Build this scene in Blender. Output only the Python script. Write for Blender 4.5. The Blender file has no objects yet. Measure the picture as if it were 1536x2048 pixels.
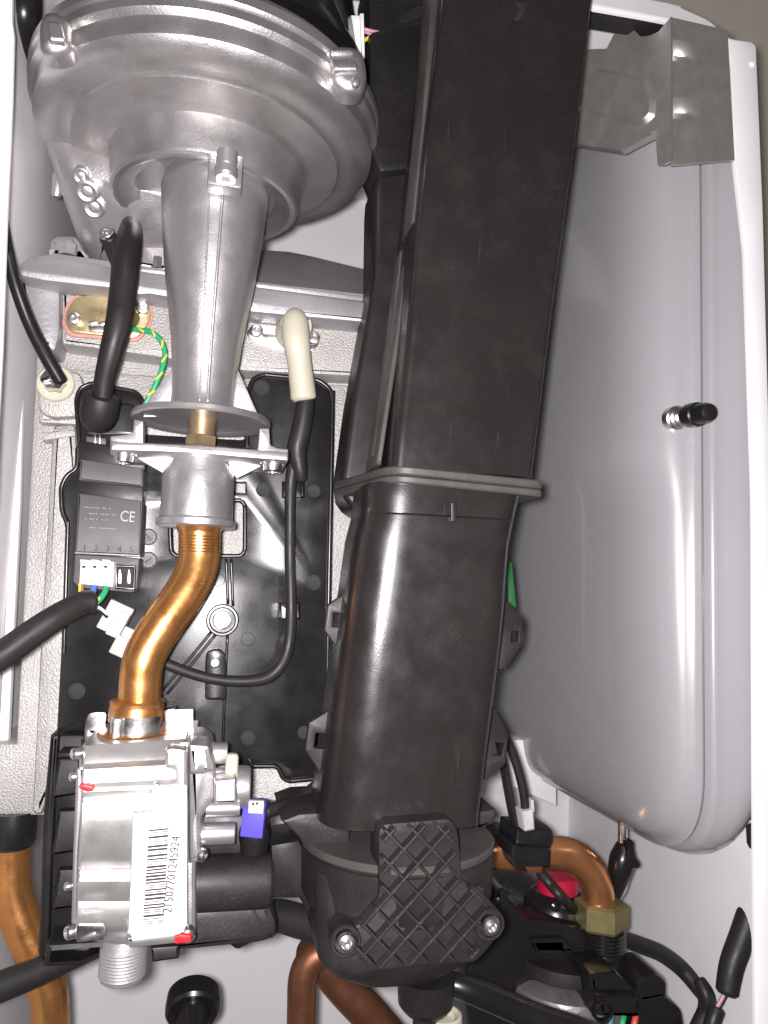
import bpy, bmesh, math, random
from mathutils import Vector, Matrix, noise
from mathutils.geometry import tessellate_polygon
R = math.radians
random.seed(7)
sc = bpy.context.scene
COL = sc.collection

# ------------------------------------------------------------------ camera
F = 1500.0                                  # focal length in photo pixels (1536 x 2048)
YAW, PITCH, ROLL = R(12), R(5.5), R(2.0)
CAM = Vector((0, 0, 1.4))
_f = Vector((math.sin(YAW) * math.cos(PITCH), math.cos(YAW) * math.cos(PITCH), math.sin(PITCH)))
_r = Vector((math.cos(YAW), -math.sin(YAW), 0))
_u = _r.cross(_f)
FW = _f
RT = _r * math.cos(ROLL) + _u * math.sin(ROLL)
UP = _u * math.cos(ROLL) - _r * math.sin(ROLL)
cd = bpy.data.cameras.new('camera')
cam = bpy.data.objects.new('camera', cd)
COL.objects.link(cam)
cd.sensor_fit = 'VERTICAL'
cd.sensor_height = 36
cd.lens = 36 * F / 2048
cd.clip_start = 0.01
cd.clip_end = 50
mw = Matrix.Identity(4)
for i in range(3):
    mw[i][0], mw[i][1], mw[i][2], mw[i][3] = RT[i], UP[i], -FW[i], CAM[i]
cam.matrix_world = mw
sc.camera = cam

# ------------------------------------------------------------------ light: phone flash beside the lens, dim room
w = bpy.data.worlds.new('World')
sc.world = w
w.use_nodes = True
w.node_tree.nodes['Background'].inputs[0].default_value = (1.0, 0.95, 0.92, 1)
w.node_tree.nodes['Background'].inputs[1].default_value = 0.085
fl = bpy.data.lights.new('flash', 'POINT')
fl.energy = 18.5
fl.shadow_soft_size = 0.007
fl.color = (1.0, 0.955, 0.968)
flash = bpy.data.objects.new('flash', fl)
flash.location = CAM + RT * -0.010 + UP * 0.004 - FW * 0.005
COL.objects.link(flash)
vs = sc.view_settings
vs.view_transform = 'Standard'
vs.look = 'None'
vs.exposure = 0
vs.gamma = 1
vs.use_curve_mapping = False

# ------------------------------------------------------------------ pixel <-> place helpers
def P(px, py, D):
    """the point seen at photo pixel (px,py) that lies D metres into the boiler"""
    d = RT * ((px - 768) / F) + UP * ((1024 - py) / F) + FW
    return CAM + d * (D / d.y)
def proj(p):
    v = Vector(p) - CAM
    z = v.dot(FW)
    return 768 + F * v.dot(RT) / z, 1024 - F * v.dot(UP) / z
def mpp(p):
    return (Vector(p) - CAM).dot(FW) / F
def S(px, py, D):
    return mpp(P(px, py, D))
def z_at(X, Y, py):
    a, b = CAM.z - 1.2, CAM.z + 1.2
    for _ in range(50):
        m = (a + b) / 2
        if proj((X, Y, m))[1] > py: a = m
        else: b = m
    return (a + b) / 2

# ------------------------------------------------------------------ materials
MATS = {}
def pm(name, base, metal=0.0, rough=0.5, var=0.12, vscale=30, rvar=0.1, bump=0.0, bscale=400, bdist=0.0004,
       dust=0.0, dscale=900, dcol=(0.5, 0.48, 0.46), spec=0.5, coat=0.0, stain=None, stain_amt=0.0, stain_scale=14,
       trans=0.0, sss=0.0, scratch=0.0):
    if name in MATS: return MATS[name]
    m = bpy.data.materials.new(name)
    m.use_nodes = True
    nt = m.node_tree
    N, L = nt.nodes, nt.links
    b = N['Principled BSDF']
    b.inputs['Metallic'].default_value = metal
    b.inputs['Specular IOR Level'].default_value = spec
    b.inputs['Coat Weight'].default_value = coat
    b.inputs['Coat Roughness'].default_value = 0.12
    if trans: b.inputs['Transmission Weight'].default_value = trans
    if sss:
        b.inputs['Subsurface Weight'].default_value = sss
        b.inputs['Subsurface Radius'].default_value = (0.004, 0.004, 0.003)
    tc = N.new('ShaderNodeTexCoord')
    def noise_tex(scale, detail=3, rough_=0.55):
        n = N.new('ShaderNodeTexNoise')
        n.inputs['Scale'].default_value = scale
        n.inputs['Detail'].default_value = detail
        n.inputs['Roughness'].default_value = rough_
        L.new(tc.outputs['Object'], n.inputs['Vector'])
        return n
    def ramp(src, lo, hi, a, c):
        r = N.new('ShaderNodeMapRange')
        r.inputs['From Min'].default_value = lo; r.inputs['From Max'].default_value = hi
        r.inputs['To Min'].default_value = a; r.inputs['To Max'].default_value = c
        L.new(src, r.inputs['Value'])
        return r.outputs[0]
    def mix(fac, A, B):
        x = N.new('ShaderNodeMix'); x.data_type = 'RGBA'
        if isinstance(fac, float): x.inputs[0].default_value = fac
        else: L.new(fac, x.inputs[0])
        for k, v in ((6, A), (7, B)):
            if isinstance(v, tuple): x.inputs[k].default_value = (*v[:3], 1)
            else: L.new(v, x.inputs[k])
        return x.outputs[2]
    n1 = noise_tex(vscale, 4)
    lo = tuple(c * (1 - var) for c in base); hi = tuple(min(1, c * (1 + var)) for c in base)
    colr = mix(ramp(n1.outputs[0], 0.3, 0.7, 0, 1), lo, hi)
    if stain:
        n3 = noise_tex(stain_scale, 5, 0.65)
        colr = mix(ramp(n3.outputs[0], 0.5, 0.72, 0, stain_amt), colr, stain)
    if dust:
        n4 = noise_tex(dscale, 2)
        n5 = noise_tex(22, 3)
        f1 = ramp(n4.outputs[0], 0.6, 0.72, 0, 1)
        f2 = ramp(n5.outputs[0], 0.4, 0.7, 0, dust)
        mm = N.new('ShaderNodeMath'); mm.operation = 'MULTIPLY'
        L.new(f1, mm.inputs[0]); L.new(f2, mm.inputs[1])
        colr = mix(mm.outputs[0], colr, dcol)
    if scratch:
        mp = N.new('ShaderNodeMapping'); mp.inputs['Scale'].default_value = (1, 1, 0.06)
        mp.inputs['Rotation'].default_value = (0.3, 0.5, 0.2)
        L.new(tc.outputs['Object'], mp.inputs['Vector'])
        ns = N.new('ShaderNodeTexNoise'); ns.inputs['Scale'].default_value = 420; ns.inputs['Detail'].default_value = 1
        L.new(mp.outputs[0], ns.inputs['Vector'])
        colr = mix(ramp(ns.outputs[0], 0.72, 0.8, 0, scratch), colr, dcol)
    L.new(colr, b.inputs['Base Color'])
    n2 = noise_tex(vscale * 2.3, 4)
    L.new(ramp(n2.outputs[0], 0.3, 0.7, max(0.03, rough - rvar), min(1, rough + rvar)), b.inputs['Roughness'])
    if bump:
        nb = noise_tex(bscale, 3)
        bp = N.new('ShaderNodeBump')
        bp.inputs['Strength'].default_value = bump
        bp.inputs['Distance'].default_value = bdist
        L.new(nb.outputs[0], bp.inputs['Height'])
        L.new(bp.outputs[0], b.inputs['Normal'])
    MATS[name] = m
    return m

white_paint = pm('white_paint', (0.80, 0.79, 0.805), rough=0.42, var=0.02, stain=(0.70, 0.685, 0.68), stain_amt=0.35, stain_scale=9, bump=0.08, bscale=1500, bdist=0.0001)
wall_paint = pm('wall_paint', (0.74, 0.68, 0.57), rough=0.8, var=0.05, bump=0.2, bscale=120)
cast_alu = pm('cast_aluminium', (0.58, 0.558, 0.556), 0.90, 0.36, 0.07, 30, 0.05, 0.45, 900, 0.0003, stain=(0.33, 0.31, 0.305), stain_amt=0.45, stain_scale=40, dust=0.2, dscale=700, dcol=(0.8, 0.78, 0.77))
cast_bright = pm('bright_cast_aluminium', (0.60, 0.58, 0.585), 0.85, 0.36, 0.06, 45, 0.05, 0.4, 1000, 0.00025, stain=(0.42, 0.40, 0.40), stain_amt=0.45, stain_scale=45)
sand_alu = pm('sand_cast_aluminium', (0.47, 0.455, 0.435), 0.5, 0.48, 0.12, 26, 0.08, 1.0, 850, 0.0009, dust=0.5, dscale=1000, dcol=(0.22, 0.21, 0.2), stain=(0.42, 0.395, 0.36), stain_amt=0.5, stain_scale=22)
cover_alu = pm('cover_aluminium', (0.37, 0.36, 0.375), 0.6, 0.5, 0.1, 25, 0.08, 0.4, 500, 0.0005, stain=(0.25, 0.24, 0.24), stain_amt=0.4)
steel = pm('zinc_steel', (0.72, 0.71, 0.70), 1.0, 0.28, 0.08, 60, 0.1, 0.15, 600, 0.0002)
valve_alu = pm('valve_aluminium', (0.66, 0.645, 0.63), 0.85, 0.36, 0.06, 40, 0.06, 0.25, 1300, 0.0002)
galv = pm('galvanised_steel', (0.52, 0.51, 0.475), 0.8, 0.42, 0.08, 60, 0.06, 0.1, 900, 0.0002)
copper = pm('copper', (0.72, 0.335, 0.115), 0.9, 0.31, 0.12, 40, 0.08, 0.25, 500, 0.0003, stain=(0.40, 0.14, 0.04), stain_amt=0.75, stain_scale=34)
copper_dark = pm('dull_copper', (0.25, 0.105, 0.058), 0.75, 0.42, 0.2, 30, 0.1, 0.2, 300, 0.0003, stain=(0.14, 0.055, 0.03), stain_amt=0.7)
copper_rose = pm('bright_copper', (0.76, 0.34, 0.15), 0.9, 0.32, 0.12, 30, 0.08, 0.15, 300, 0.0003, stain=(0.5, 0.2, 0.08), stain_amt=0.5)
brass = pm('brass', (0.38, 0.28, 0.17), 0.8, 0.42, 0.12, 60, 0.08, 0.2, 700, 0.0002)
olive_nut = pm('olive_brass', (0.23, 0.195, 0.085), 0.55, 0.45, 0.1, 50, 0.06, 0.15, 600, 0.0002)
blk = pm('black_plastic', (0.013, 0.0115, 0.0115), rough=0.42, var=0.2, vscale=25, bump=0.15, bscale=900, bdist=0.0002, dust=0.04, dscale=900, spec=0.3)
duct_blk = pm('duct_plastic', (0.0145, 0.0120, 0.0117), rough=0.27, var=0.1, vscale=30, rvar=0.06, bump=0.22, bscale=1300, bdist=0.0002, dust=0.035, dscale=900, stain=(0.030, 0.025, 0.024), stain_amt=0.25, stain_scale=60, scratch=0.02)
duct_edge = pm('duct_edge_plastic', (0.055, 0.049, 0.047), rough=0.45, var=0.2, vscale=30, bump=0.2, bscale=700, bdist=0.0002, dust=0.06)
gloss_blk = pm('gloss_black_plastic', (0.010, 0.009, 0.010), rough=0.28, var=0.2, vscale=20, rvar=0.07, bump=0.12, bscale=700, bdist=0.0002, dust=0.03, dscale=1200)
trap_blk = pm('trap_plastic', (0.017, 0.0145, 0.0145), rough=0.5, var=0.25, vscale=22, bump=0.3, bscale=600, bdist=0.0003, dust=0.08, dscale=900, spec=0.3, stain=(0.034, 0.030, 0.029), stain_amt=0.6)
rubber = pm('black_rubber', (0.015, 0.0135, 0.0135), rough=0.5, spec=0.35, var=0.2, vscale=40, bump=0.1, bscale=900, bdist=0.0002)
sleeve = pm('cable_sleeve', (0.019, 0.0175, 0.0175), rough=0.48, spec=0.35, var=0.15, vscale=60)
box_grey = pm('box_grey_plastic', (0.085, 0.078, 0.08), rough=0.5, var=0.08, vscale=40, bump=0.35, bscale=1500, bdist=0.0002, dust=0.15, dscale=1500)
tank_grey = pm('tank_enamel', (0.325, 0.32, 0.335), rough=0.28, var=0.03, vscale=10, rvar=0.04, coat=0.6, bump=0.05, bscale=260, bdist=0.0002)
paper = pm('white_paper', (0.82, 0.80, 0.82), rough=0.6, var=0.015, vscale=40)
ink = pm('black_ink', (0.03, 0.025, 0.03), rough=0.6, var=0.05)
white_pl = pm('white_plastic', (0.80, 0.79, 0.78), rough=0.42, var=0.03, vscale=60)
ivory = pm('ivory_silicone', (0.47, 0.45, 0.355), rough=0.45, var=0.05, vscale=50, sss=0.15)
nylon = pm('clear_nylon', (0.62, 0.62, 0.58), rough=0.35, var=0.06, vscale=80, trans=0.35)
purple = pm('violet_plastic', (0.085, 0.065, 0.46), rough=0.42, var=0.05)
grey_pl = pm('light_grey_plastic', (0.48, 0.46, 0.46), rough=0.5, var=0.08, vscale=200)
red_pl = pm('red_plastic', (0.42, 0.012, 0.042), rough=0.42, var=0.06)
red_ink = pm('red_paint', (0.70, 0.02, 0.025), rough=0.4, var=0.1, vscale=200)
gasket = pm('red_gasket', (0.46, 0.22, 0.19), rough=0.6, var=0.12, vscale=120)
gold = pm('gold_passivated_steel', (0.64, 0.52, 0.30), 0.8, 0.33, 0.15, 70, 0.1, 0.2, 500, 0.0002, stain=(0.36, 0.26, 0.12), stain_amt=0.5, stain_scale=60)
embossed = pm('embossed_print', (0.30, 0.285, 0.285), rough=0.5, var=0.2, vscale=400)
wire_y = pm('wire_yellow', (0.70, 0.55, 0.06), rough=0.4, var=0.05)
wire_g = pm('wire_green', (0.02, 0.33, 0.13), rough=0.4, var=0.05)
wire_b = pm('wire_blue', (0.06, 0.16, 0.52), rough=0.4, var=0.05)
wire_br = pm('wire_brown', (0.30, 0.15, 0.06), rough=0.4, var=0.05)
wire_r = pm('wire_red', (0.62, 0.08, 0.05), rough=0.4, var=0.05)
wire_pk = pm('wire_pink', (0.52, 0.28, 0.36), rough=0.4, var=0.05)
tag_green = pm('green_card', (0.010, 0.10, 0.028), rough=0.5, var=0.06)
pump_grey = pm('pump_casting', (0.22, 0.21, 0.21), 0.6, 0.42, 0.2, 60, 0.1, 0.6, 300, 0.0006)
slot_dark = pm('dark_marks_and_slot_shade', (0.012, 0.011, 0.011), rough=0.7, var=0.1)  # near-black for moulded marks, and for shade painted into slots and recesses

# ------------------------------------------------------------------ object helpers
def thing(name, label, cat, loc, group=None):
    o = bpy.data.objects.new(name, None)
    COL.objects.link(o)
    o.location = loc
    o.empty_display_size = 0.02
    o['label'] = label; o['category'] = cat
    if group: o['group'] = group
    return o
def tag(o, label, cat, group=None):
    o['label'] = label; o['category'] = cat
    if group: o['group'] = group
    return o
def world_loc(o):
    v = Vector((0, 0, 0))
    while o:
        v += o.location
        o = o.parent
    return v
def mesh(name, verts, faces, m, parent=None, smooth=True, ang=35):
    """verts are world points; the object's origin is its middle"""
    vs_ = [Vector(v) for v in verts]
    lo = Vector((min(v.x for v in vs_), min(v.y for v in vs_), min(v.z for v in vs_)))
    hi = Vector((max(v.x for v in vs_), max(v.y for v in vs_), max(v.z for v in vs_)))
    c = (lo + hi) / 2
    me = bpy.data.meshes.new(name)
    me.from_pydata([v - c for v in vs_], [], faces)
    bm = bmesh.new(); bm.from_mesh(me)
    bmesh.ops.remove_doubles(bm, verts=bm.verts, dist=1e-6)
    bmesh.ops.recalc_face_normals(bm, faces=bm.faces)
    bm.to_mesh(me); bm.free()
    if smooth:
        me.polygons.foreach_set('use_smooth', [True] * len(me.polygons))
        me.set_sharp_from_angle(angle=R(ang))
    me.materials.append(m)
    o = bpy.data.objects.new(name, me)
    COL.objects.link(o)
    if parent:
        o.parent = parent
        o.location = c - world_loc(parent)
    else:
        o.location = c
    return o
def area2(p):
    return sum(p[i][0] * p[(i + 1) % len(p)][1] - p[(i + 1) % len(p)][0] * p[i][1] for i in range(len(p))) / 2
def offset_poly(p, d):
    """move a CCW outline inward by d"""
    n = len(p); out = []
    for i in range(n):
        a, b, c = Vector(p[i - 1]), Vector(p[i]), Vector(p[(i + 1) % n])
        e1, e2 = (b - a), (c - b)
        if e1.length < 1e-9 or e2.length < 1e-9:
            out.append(tuple(b)); continue
        e1.normalize(); e2.normalize()
        n1 = Vector((-e1.y, e1.x)); n2 = Vector((-e2.y, e2.x))
        k = n1 + n2
        q = 1 + n1.dot(n2)
        k = k / max(q, 0.35)
        out.append((b.x + k.x * d, b.y + k.y * d))
    return out
def fillet(p, r, k=4):
    """round the corners of a 2-D outline; r may be a list"""
    n = len(p); out = []
    for i in range(n):
        a, b, c = Vector(p[i - 1]), Vector(p[i]), Vector(p[(i + 1) % n])
        rr = r[i] if isinstance(r, (list, tuple)) else r
        d1, d2 = a - b, c - b
        l = min(rr, d1.length * 0.45, d2.length * 0.45)
        if l < 1e-7: out.append(tuple(b)); continue
        s, e = b + d1.normalized() * l, b + d2.normalized() * l
        for j in range(k + 1):
            t = j / k
            q = s * (1 - t) ** 2 + b * 2 * t * (1 - t) + e * t * t
            out.append((q.x, q.y))
    return out
def circ(cx, cy, r, n=20, ry=None):
    ry = ry or r
    return [(cx + r * math.cos(2 * math.pi * i / n), cy + ry * math.sin(2 * math.pi * i / n)) for i in range(n)]
def slab(name, outer, D, thick, m, parent=None, bevel=0.0006, holes=(), warp=None, ang=35):
    """outline in (X,Z) metres, front face at Y=D, reaching back by thick"""
    if area2(outer) < 0: outer = outer[::-1]
    hs = [h if area2(h) < 0 else h[::-1] for h in holes]
    loops = [list(outer)] + [list(h) for h in hs]
    b = min(bevel, thick * 0.45)
    fr = [offset_poly(l, b) for l in loops]
    verts = []; faces = []; idx = []
    mid_b = b * 0.3
    def add(ls, y):
        st = []
        for l in ls:
            st.append(len(verts))
            verts.extend([(q[0], y, q[1]) for q in l])
        return st
    l0 = add(fr, D)
    lm = add([offset_poly(l, mid_b) for l in loops], D + mid_b)
    l1 = add(loops, D + b)
    l2 = add(loops, D + thick)
    flat = [Vector((q[0], q[1], 0)) for l in fr for q in l]
    tris = tessellate_polygon([[Vector((q[0], q[1], 0)) for q in l] for l in fr])
    for t in tris:
        faces.append([l0[0] + i for i in t])
        faces.append([l2[0] + i for i in reversed(t)])
    for A, B in ((l0, lm), (lm, l1), (l1, l2)):
        for li, l in enumerate(loops):
            n = len(l)
            for i in range(n):
                j = (i + 1) % n
                faces.append([A[li] + i, A[li] + j, B[li] + j, B[li] + i])
    if warp: verts = [warp(Vector(v)) for v in verts]
    return mesh(name, verts, faces, m, parent, ang=ang)
def px2(pts, D):
    return [(lambda p: (p.x, p.z))(P(x, y, D)) for x, y in pts]
def plate(name, pts, D, thick, m, parent=None, bevel=0.0006, r=0, holes=(), warp=None, hr=0, ang=35):
    """outline given where the photo shows it, standing D into the boiler; r = corner radius in px"""
    o = fillet(pts, r) if r else pts
    hh = [fillet(h, hr) if hr else h for h in holes]
    return slab(name, px2(o, D), D, thick, m, parent, bevel, [px2(h, D) for h in hh], warp, ang)
def rect(x0, y0, x1, y1):
    return [(x0, y0), (x1, y0), (x1, y1), (x0, y1)]
def frame_for(d):
    d = d.normalized()
    a = Vector((0, 0, 1)) if abs(d.z) < 0.9 else Vector((1, 0, 0))
    u = d.cross(a).normalized()
    return u, d.cross(u).normalized()
def lathe(name, p0, d, prof, m, parent=None, seg=48, ang=30, cap=True, jit=None):
    """prof = [(h, r)] along the axis d from p0"""
    p0 = Vector(p0); d = Vector(d).normalized(); u, v = frame_for(d)
    verts = []; faces = []
    for h, r in prof:
        for i in range(seg):
            a = 2 * math.pi * i / seg
            rr = r * (jit(a, h) if jit else 1)
            verts.append(p0 + d * h + (u * math.cos(a) + v * math.sin(a)) * rr)
    n = len(prof)
    for k in range(n - 1):
        for i in range(seg):
            j = (i + 1) % seg
            faces.append([k * seg + i, k * seg + j, (k + 1) * seg + j, (k + 1) * seg + i])
    if cap:
        faces.append(list(range(seg))[::-1])
        faces.append([(n - 1) * seg + i for i in range(seg)])
    return mesh(name, verts, faces, m, parent, ang=ang)
def catmull(pts, k=8):
    out = []
    n = len(pts)
    for i in range(n - 1):
        a = pts[max(i - 1, 0)]; b = pts[i]; c = pts[i + 1]; d = pts[min(i + 2, n - 1)]
        for j in range(k):
            t = j / k
            out.append(0.5 * ((2 * b) + (c - a) * t + (2 * a - 5 * b + 4 * c - d) * t * t + (3 * b - a - 3 * c + d) * t ** 3))
    out.append(pts[-1])
    return out
def tube(name, pts, r, m, parent=None, seg=14, k=8, flat=1.0, cap_r=True):
    """smooth tube through world points; r scalar or list per control point"""
    n0 = len(pts)
    rs = r if isinstance(r, (list, tuple)) else [r] * n0
    P4 = [Vector((*p, 0)) for p in pts]
    cp = catmull([Vector(p) for p in pts], k)
    rr = catmull([Vector((x, 0, 0)) for x in rs], k)
    verts = []; faces = []
    t0 = (cp[1] - cp[0]).normalized()
    u, v = frame_for(t0)
    rings = []
    seq = list(range(len(cp)))
    for i in seq:
        t = (cp[min(i + 1, len(cp) - 1)] - cp[max(i - 1, 0)]).normalized()
        u = (u - t * u.dot(t)).normalized(); v = t.cross(u)
        ra = rr[i].x
        ends = []
        if cap_r and i == 0: ends = [(-0.25 * ra, 0.75 * ra)]
        pos = [(0, ra)]
        if cap_r and i == len(cp) - 1: pos = [(0, ra), (0.25 * ra, 0.75 * ra)]
        for off, q in ends + pos:
            rings.append(len(verts))
            for j in range(seg):
                a = 2 * math.pi * j / seg
                verts.append(cp[i] + t * off + u * (math.cos(a) * q) + v * (math.sin(a) * q * flat))
    for a, b in zip(rings, rings[1:]):
        for j in range(seg):
            q = (j + 1) % seg
            faces.append([a + j, a + q, b + q, b + j])
    faces.append([rings[0] + j for j in range(seg)][::-1])
    faces.append([rings[-1] + j for j in range(seg)])
    return mesh(name, verts, faces, m, parent, ang=50)
def ptube(name, pts, hw, m, parent=None, **kw):
    """tube through (px,py,D) with half width hw in px"""
    w3 = [P(*p) for p in pts]
    hs = hw if isinstance(hw, (list, tuple)) else [hw] * len(pts)
    return tube(name, w3, [h * mpp(p) for h, p in zip(hs, w3)], m, parent, **kw)
def loft(name, secs, m, parent=None, cap=True, ang=35):
    n = len(secs[0]); verts = [v for s in secs for v in s]; faces = []
    for k in range(len(secs) - 1):
        for i in range(n):
            j = (i + 1) % n
            faces.append([k * n + i, k * n + j, (k + 1) * n + j, (k + 1) * n + i])
    if cap:
        faces.append(list(range(n))[::-1]); faces.append([(len(secs) - 1) * n + i for i in range(n)])
    return mesh(name, verts, faces, m, parent, ang=ang)
def rsec(pxl, pxr, py, D, depth, rad, k=6):
    """rounded-rectangle plan section, front-left at pxl, front-right at pxr, horizontal at the height of py; rad = [fl, fr, br, bl]"""
    a, b = P(pxl, py, D), P(pxr, py, D)
    z = (a.z + b.z) / 2
    pts = [(a.x, D), (b.x, D), (b.x, D + depth), (a.x, D + depth)]
    f = fillet(pts, rad, k)
    return [Vector((x, y, z)) for x, y in f]
def box(name, c, size, m, parent=None, rot=None, bevel=0.0008):
    """bevelled box"""
    bm = bmesh.new()
    bmesh.ops.create_cube(bm, size=1)
    for v in bm.verts: v.co = Vector((v.co.x * size[0], v.co.y * size[1], v.co.z * size[2]))
    bmesh.ops.bevel(bm, geom=bm.edges[:], offset=min(bevel, min(size) * 0.3), segments=2, profile=0.6, affect='EDGES')
    M = rot or Matrix.Identity(3)
    vs_ = [Vector(c) + M @ v.co for v in bm.verts]
    fs = [[v.index for v in f.verts] for f in bm.faces]
    bm.free()
    return mesh(name, vs_, fs, m, parent)
def screw(name, p, d, r, m, parent, h=0.003, socket=True, dome=0.25):
    """screw head at p pointing along d with a recessed drive"""
    prof = [(-0.001, r), (h * 0.55, r), (h * 0.85, r * 0.9), (h, r * 0.68)]
    if socket: prof += [(h, r * 0.42), (h * 0.45, r * 0.34), (h * 0.45, r * 0.05)]
    else: prof += [(h * 1.12, r * 0.3), (h * 1.15, r * 0.02)]
    return lathe(name, p, d, prof, m, parent, seg=24)
def text_mesh(name, body, p, size, m, parent, rot=0.0, extrude=0.0002, sx=1.0, right=None, up=None):
    """flat lettering on a surface facing the camera side (-Y), centred at p"""
    cu = bpy.data.curves.new(name, 'FONT')
    cu.body = body; cu.size = size; cu.align_x = 'CENTER'; cu.align_y = 'CENTER'; cu.extrude = extrude / 2
    cu.resolution_u = 3
    tmp = bpy.data.objects.new(name, cu)
    COL.objects.link(tmp)
    bpy.context.view_layer.update()
    me = bpy.data.meshes.new_from_object(tmp)
    c, s = math.cos(rot), math.sin(rot)
    vs_ = []
    for v in me.vertices:
        x, y = v.co.x * sx, v.co.y
        vs_.append(Vector(p) + Vector((x * c - y * s, -v.co.z, x * s + y * c)))
    fs = [list(q.vertices) for q in me.polygons]
    bpy.data.objects.remove(tmp); bpy.data.curves.remove(cu); bpy.data.meshes.remove(me)
    return mesh(name, vs_, fs, m, parent, smooth=False)
DOWN = Vector((0, 0, -1)); UPV = Vector((0, 0, 1)); FRONT = Vector((0, -1, 0)); RIGHT = Vector((1, 0, 0))

# =================================================================== THE SETTING
XL, XR, YB, YF = -0.128, 0.356, 0.725, 0.398
ZT, ZB = z_at(0.2, YF, -80), z_at(0.2, YB, 2300)
o = mesh('room_wall', [(-1.5, 0.765, 0.2), (1.8, 0.765, 0.2), (1.8, 0.765, 2.6), (-1.5, 0.765, 2.6),
                       (-1.5, 0.80, 0.2), (1.8, 0.80, 0.2), (1.8, 0.80, 2.6), (-1.5, 0.80, 2.6)],
         [(0, 1, 2, 3), (4, 5, 6, 7), (0, 1, 5, 4), (2, 3, 7, 6), (1, 2, 6, 5), (0, 3, 7, 4)], wall_paint, smooth=False)
o['kind'] = 'structure'

def aabb(name, x0, x1, y0, y1, z0, z1, m, parent, bevel=0.0006):
    return box(name, ((x0 + x1) / 2, (y0 + y1) / 2, (z0 + z1) / 2), (x1 - x0, y1 - y0, z1 - z0), m, parent, bevel=bevel)

cas = thing('boiler_casing', 'white enamelled sheet steel boiler casing that encloses all the parts', 'boiler casing', ((XL + XR) / 2, 0.6, ZB))
aabb('back_panel', XL, XR, YB, YB + 0.002, ZB, ZT, white_paint, cas)
zc = z_at(0.05, YB, 408)
aabb('back_reinforcement', XL + 0.02, XR - 0.075, YB - 0.010, YB - 0.001, z_at(0.1, YB, 1590), zc, white_paint, cas, 0.002)
aabb('side_panel', XL - 0.002, XL, YF, YB + 0.002, ZB, ZT, white_paint, cas)
aabb('side_panel', XR, XR + 0.002, 0.452, YB + 0.002, ZB, ZT - 0.06, white_paint, cas)
aabb('top_panel', XL, 0.28, YF + 0.02, YB + 0.002, ZT, ZT + 0.002, white_paint, cas)
# rounded top right corner of the jacket, and the flange that joins rim and side panel
cs = fillet([(0.2802, ZT), (XR + 0.001, ZT + 0.001), (XR + 0.001, ZT - 0.0605)], [0, 0.055, 0], 8)
loft('corner_panel', [[Vector((x, y, z)) for x, z in cs] + [Vector((x + 0.0015, y, z + 0.0015)) for x, z in reversed(cs)] for y in (0.452, YB + 0.002)], white_paint, cas)
re_ = [P(x - 4, y, 0.3955) for x, y in ((1513, 90), (1527, 420), (1540, 900), (1556, 1500), (1566, 2150))]
rv = [v for q in re_ for v in (q, Vector((XR, 0.4525, q.z)), Vector((XR - 0.0015, 0.454, q.z)), q + Vector((-0.0015, 0.001, 0)))]
mesh('rim_flange', rv, [(i * 4 + a, i * 4 + (a + 1) % 4, i * 4 + 4 + (a + 1) % 4, i * 4 + 4 + a) for i in range(4) for a in range(4)], white_paint, cas)
# front rim with its rounded top right corner
rim = [(700, -90), (1080, -34), (1230, -8), (1340, 4), (1420, 40), (1458, 76), (1513, 84), (1527, 420), (1540, 900), (1556, 1500), (1566, 2150),
       (1512, 2150), (1509, 1500), (1507, 1000), (1490, 500), (1470, 330), (1462, 120), (1440, 72), (1380, 52), (1290, 34), (1130, 6), (1060, -8), (700, -60)]
plate('front_rim', rim, 0.392, 0.003, white_paint, cas, 0.0012, r=14)
plate('front_lip', [(-60, -80), (26, -80), (24, 40), (28, 66), (24, 200), (14, 420), (4, 700), (-12, 1000), (-60, 1400)], 0.392, 0.003, white_paint, cas, 0.001, r=8)
plate('rim_seal', [(640, -70), (1040, -22), (1200, 6), (1345, 30), (1350, 52), (1300, 48), (1180, 28), (1035, 2), (640, -40)], 0.402, 0.012, rubber, cas, 0.001)
plate('left_post', [(52, 150), (66, 150), (52, 520), (40, 1000), (10, 1600), (-10, 1600), (24, 1000), (40, 520)], 0.50, 0.006, white_paint, cas, 0.001)
for q in ([(1466, 330), (1488, 322), (1494, 398), (1474, 408)], [(1501, 1590), (1508, 1590), (1507, 1640), (1502, 1640)], [(1500, 1655), (1508, 1650), (1507, 1700), (1502, 1690)]):
    plate('slot_shade', q, 0.425, 0.004, slot_dark, cas, 0.0004)  # thin black plate, painted as the shade inside a gap
plate('rim_tab', [(1476, 300), (1490, 300), (1492, 390), (1482, 396)], 0.415, 0.003, grey_pl, cas, 0.0005)
lathe('rim_rivet', P(1505, 128, 0.392), FRONT, [(-0.001, 0.0022), (0.0006, 0.0022), (0.0014, 0.0012), (0.0015, 0.0002)], white_paint, cas, seg=16)
# folded shelf bracket under the vessel
plate('vessel_shelf', [(1010, 1480), (1113, 1480), (1113, 1612), (1010, 1566)], 0.62, 0.05, white_paint, cas, 0.001)

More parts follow.
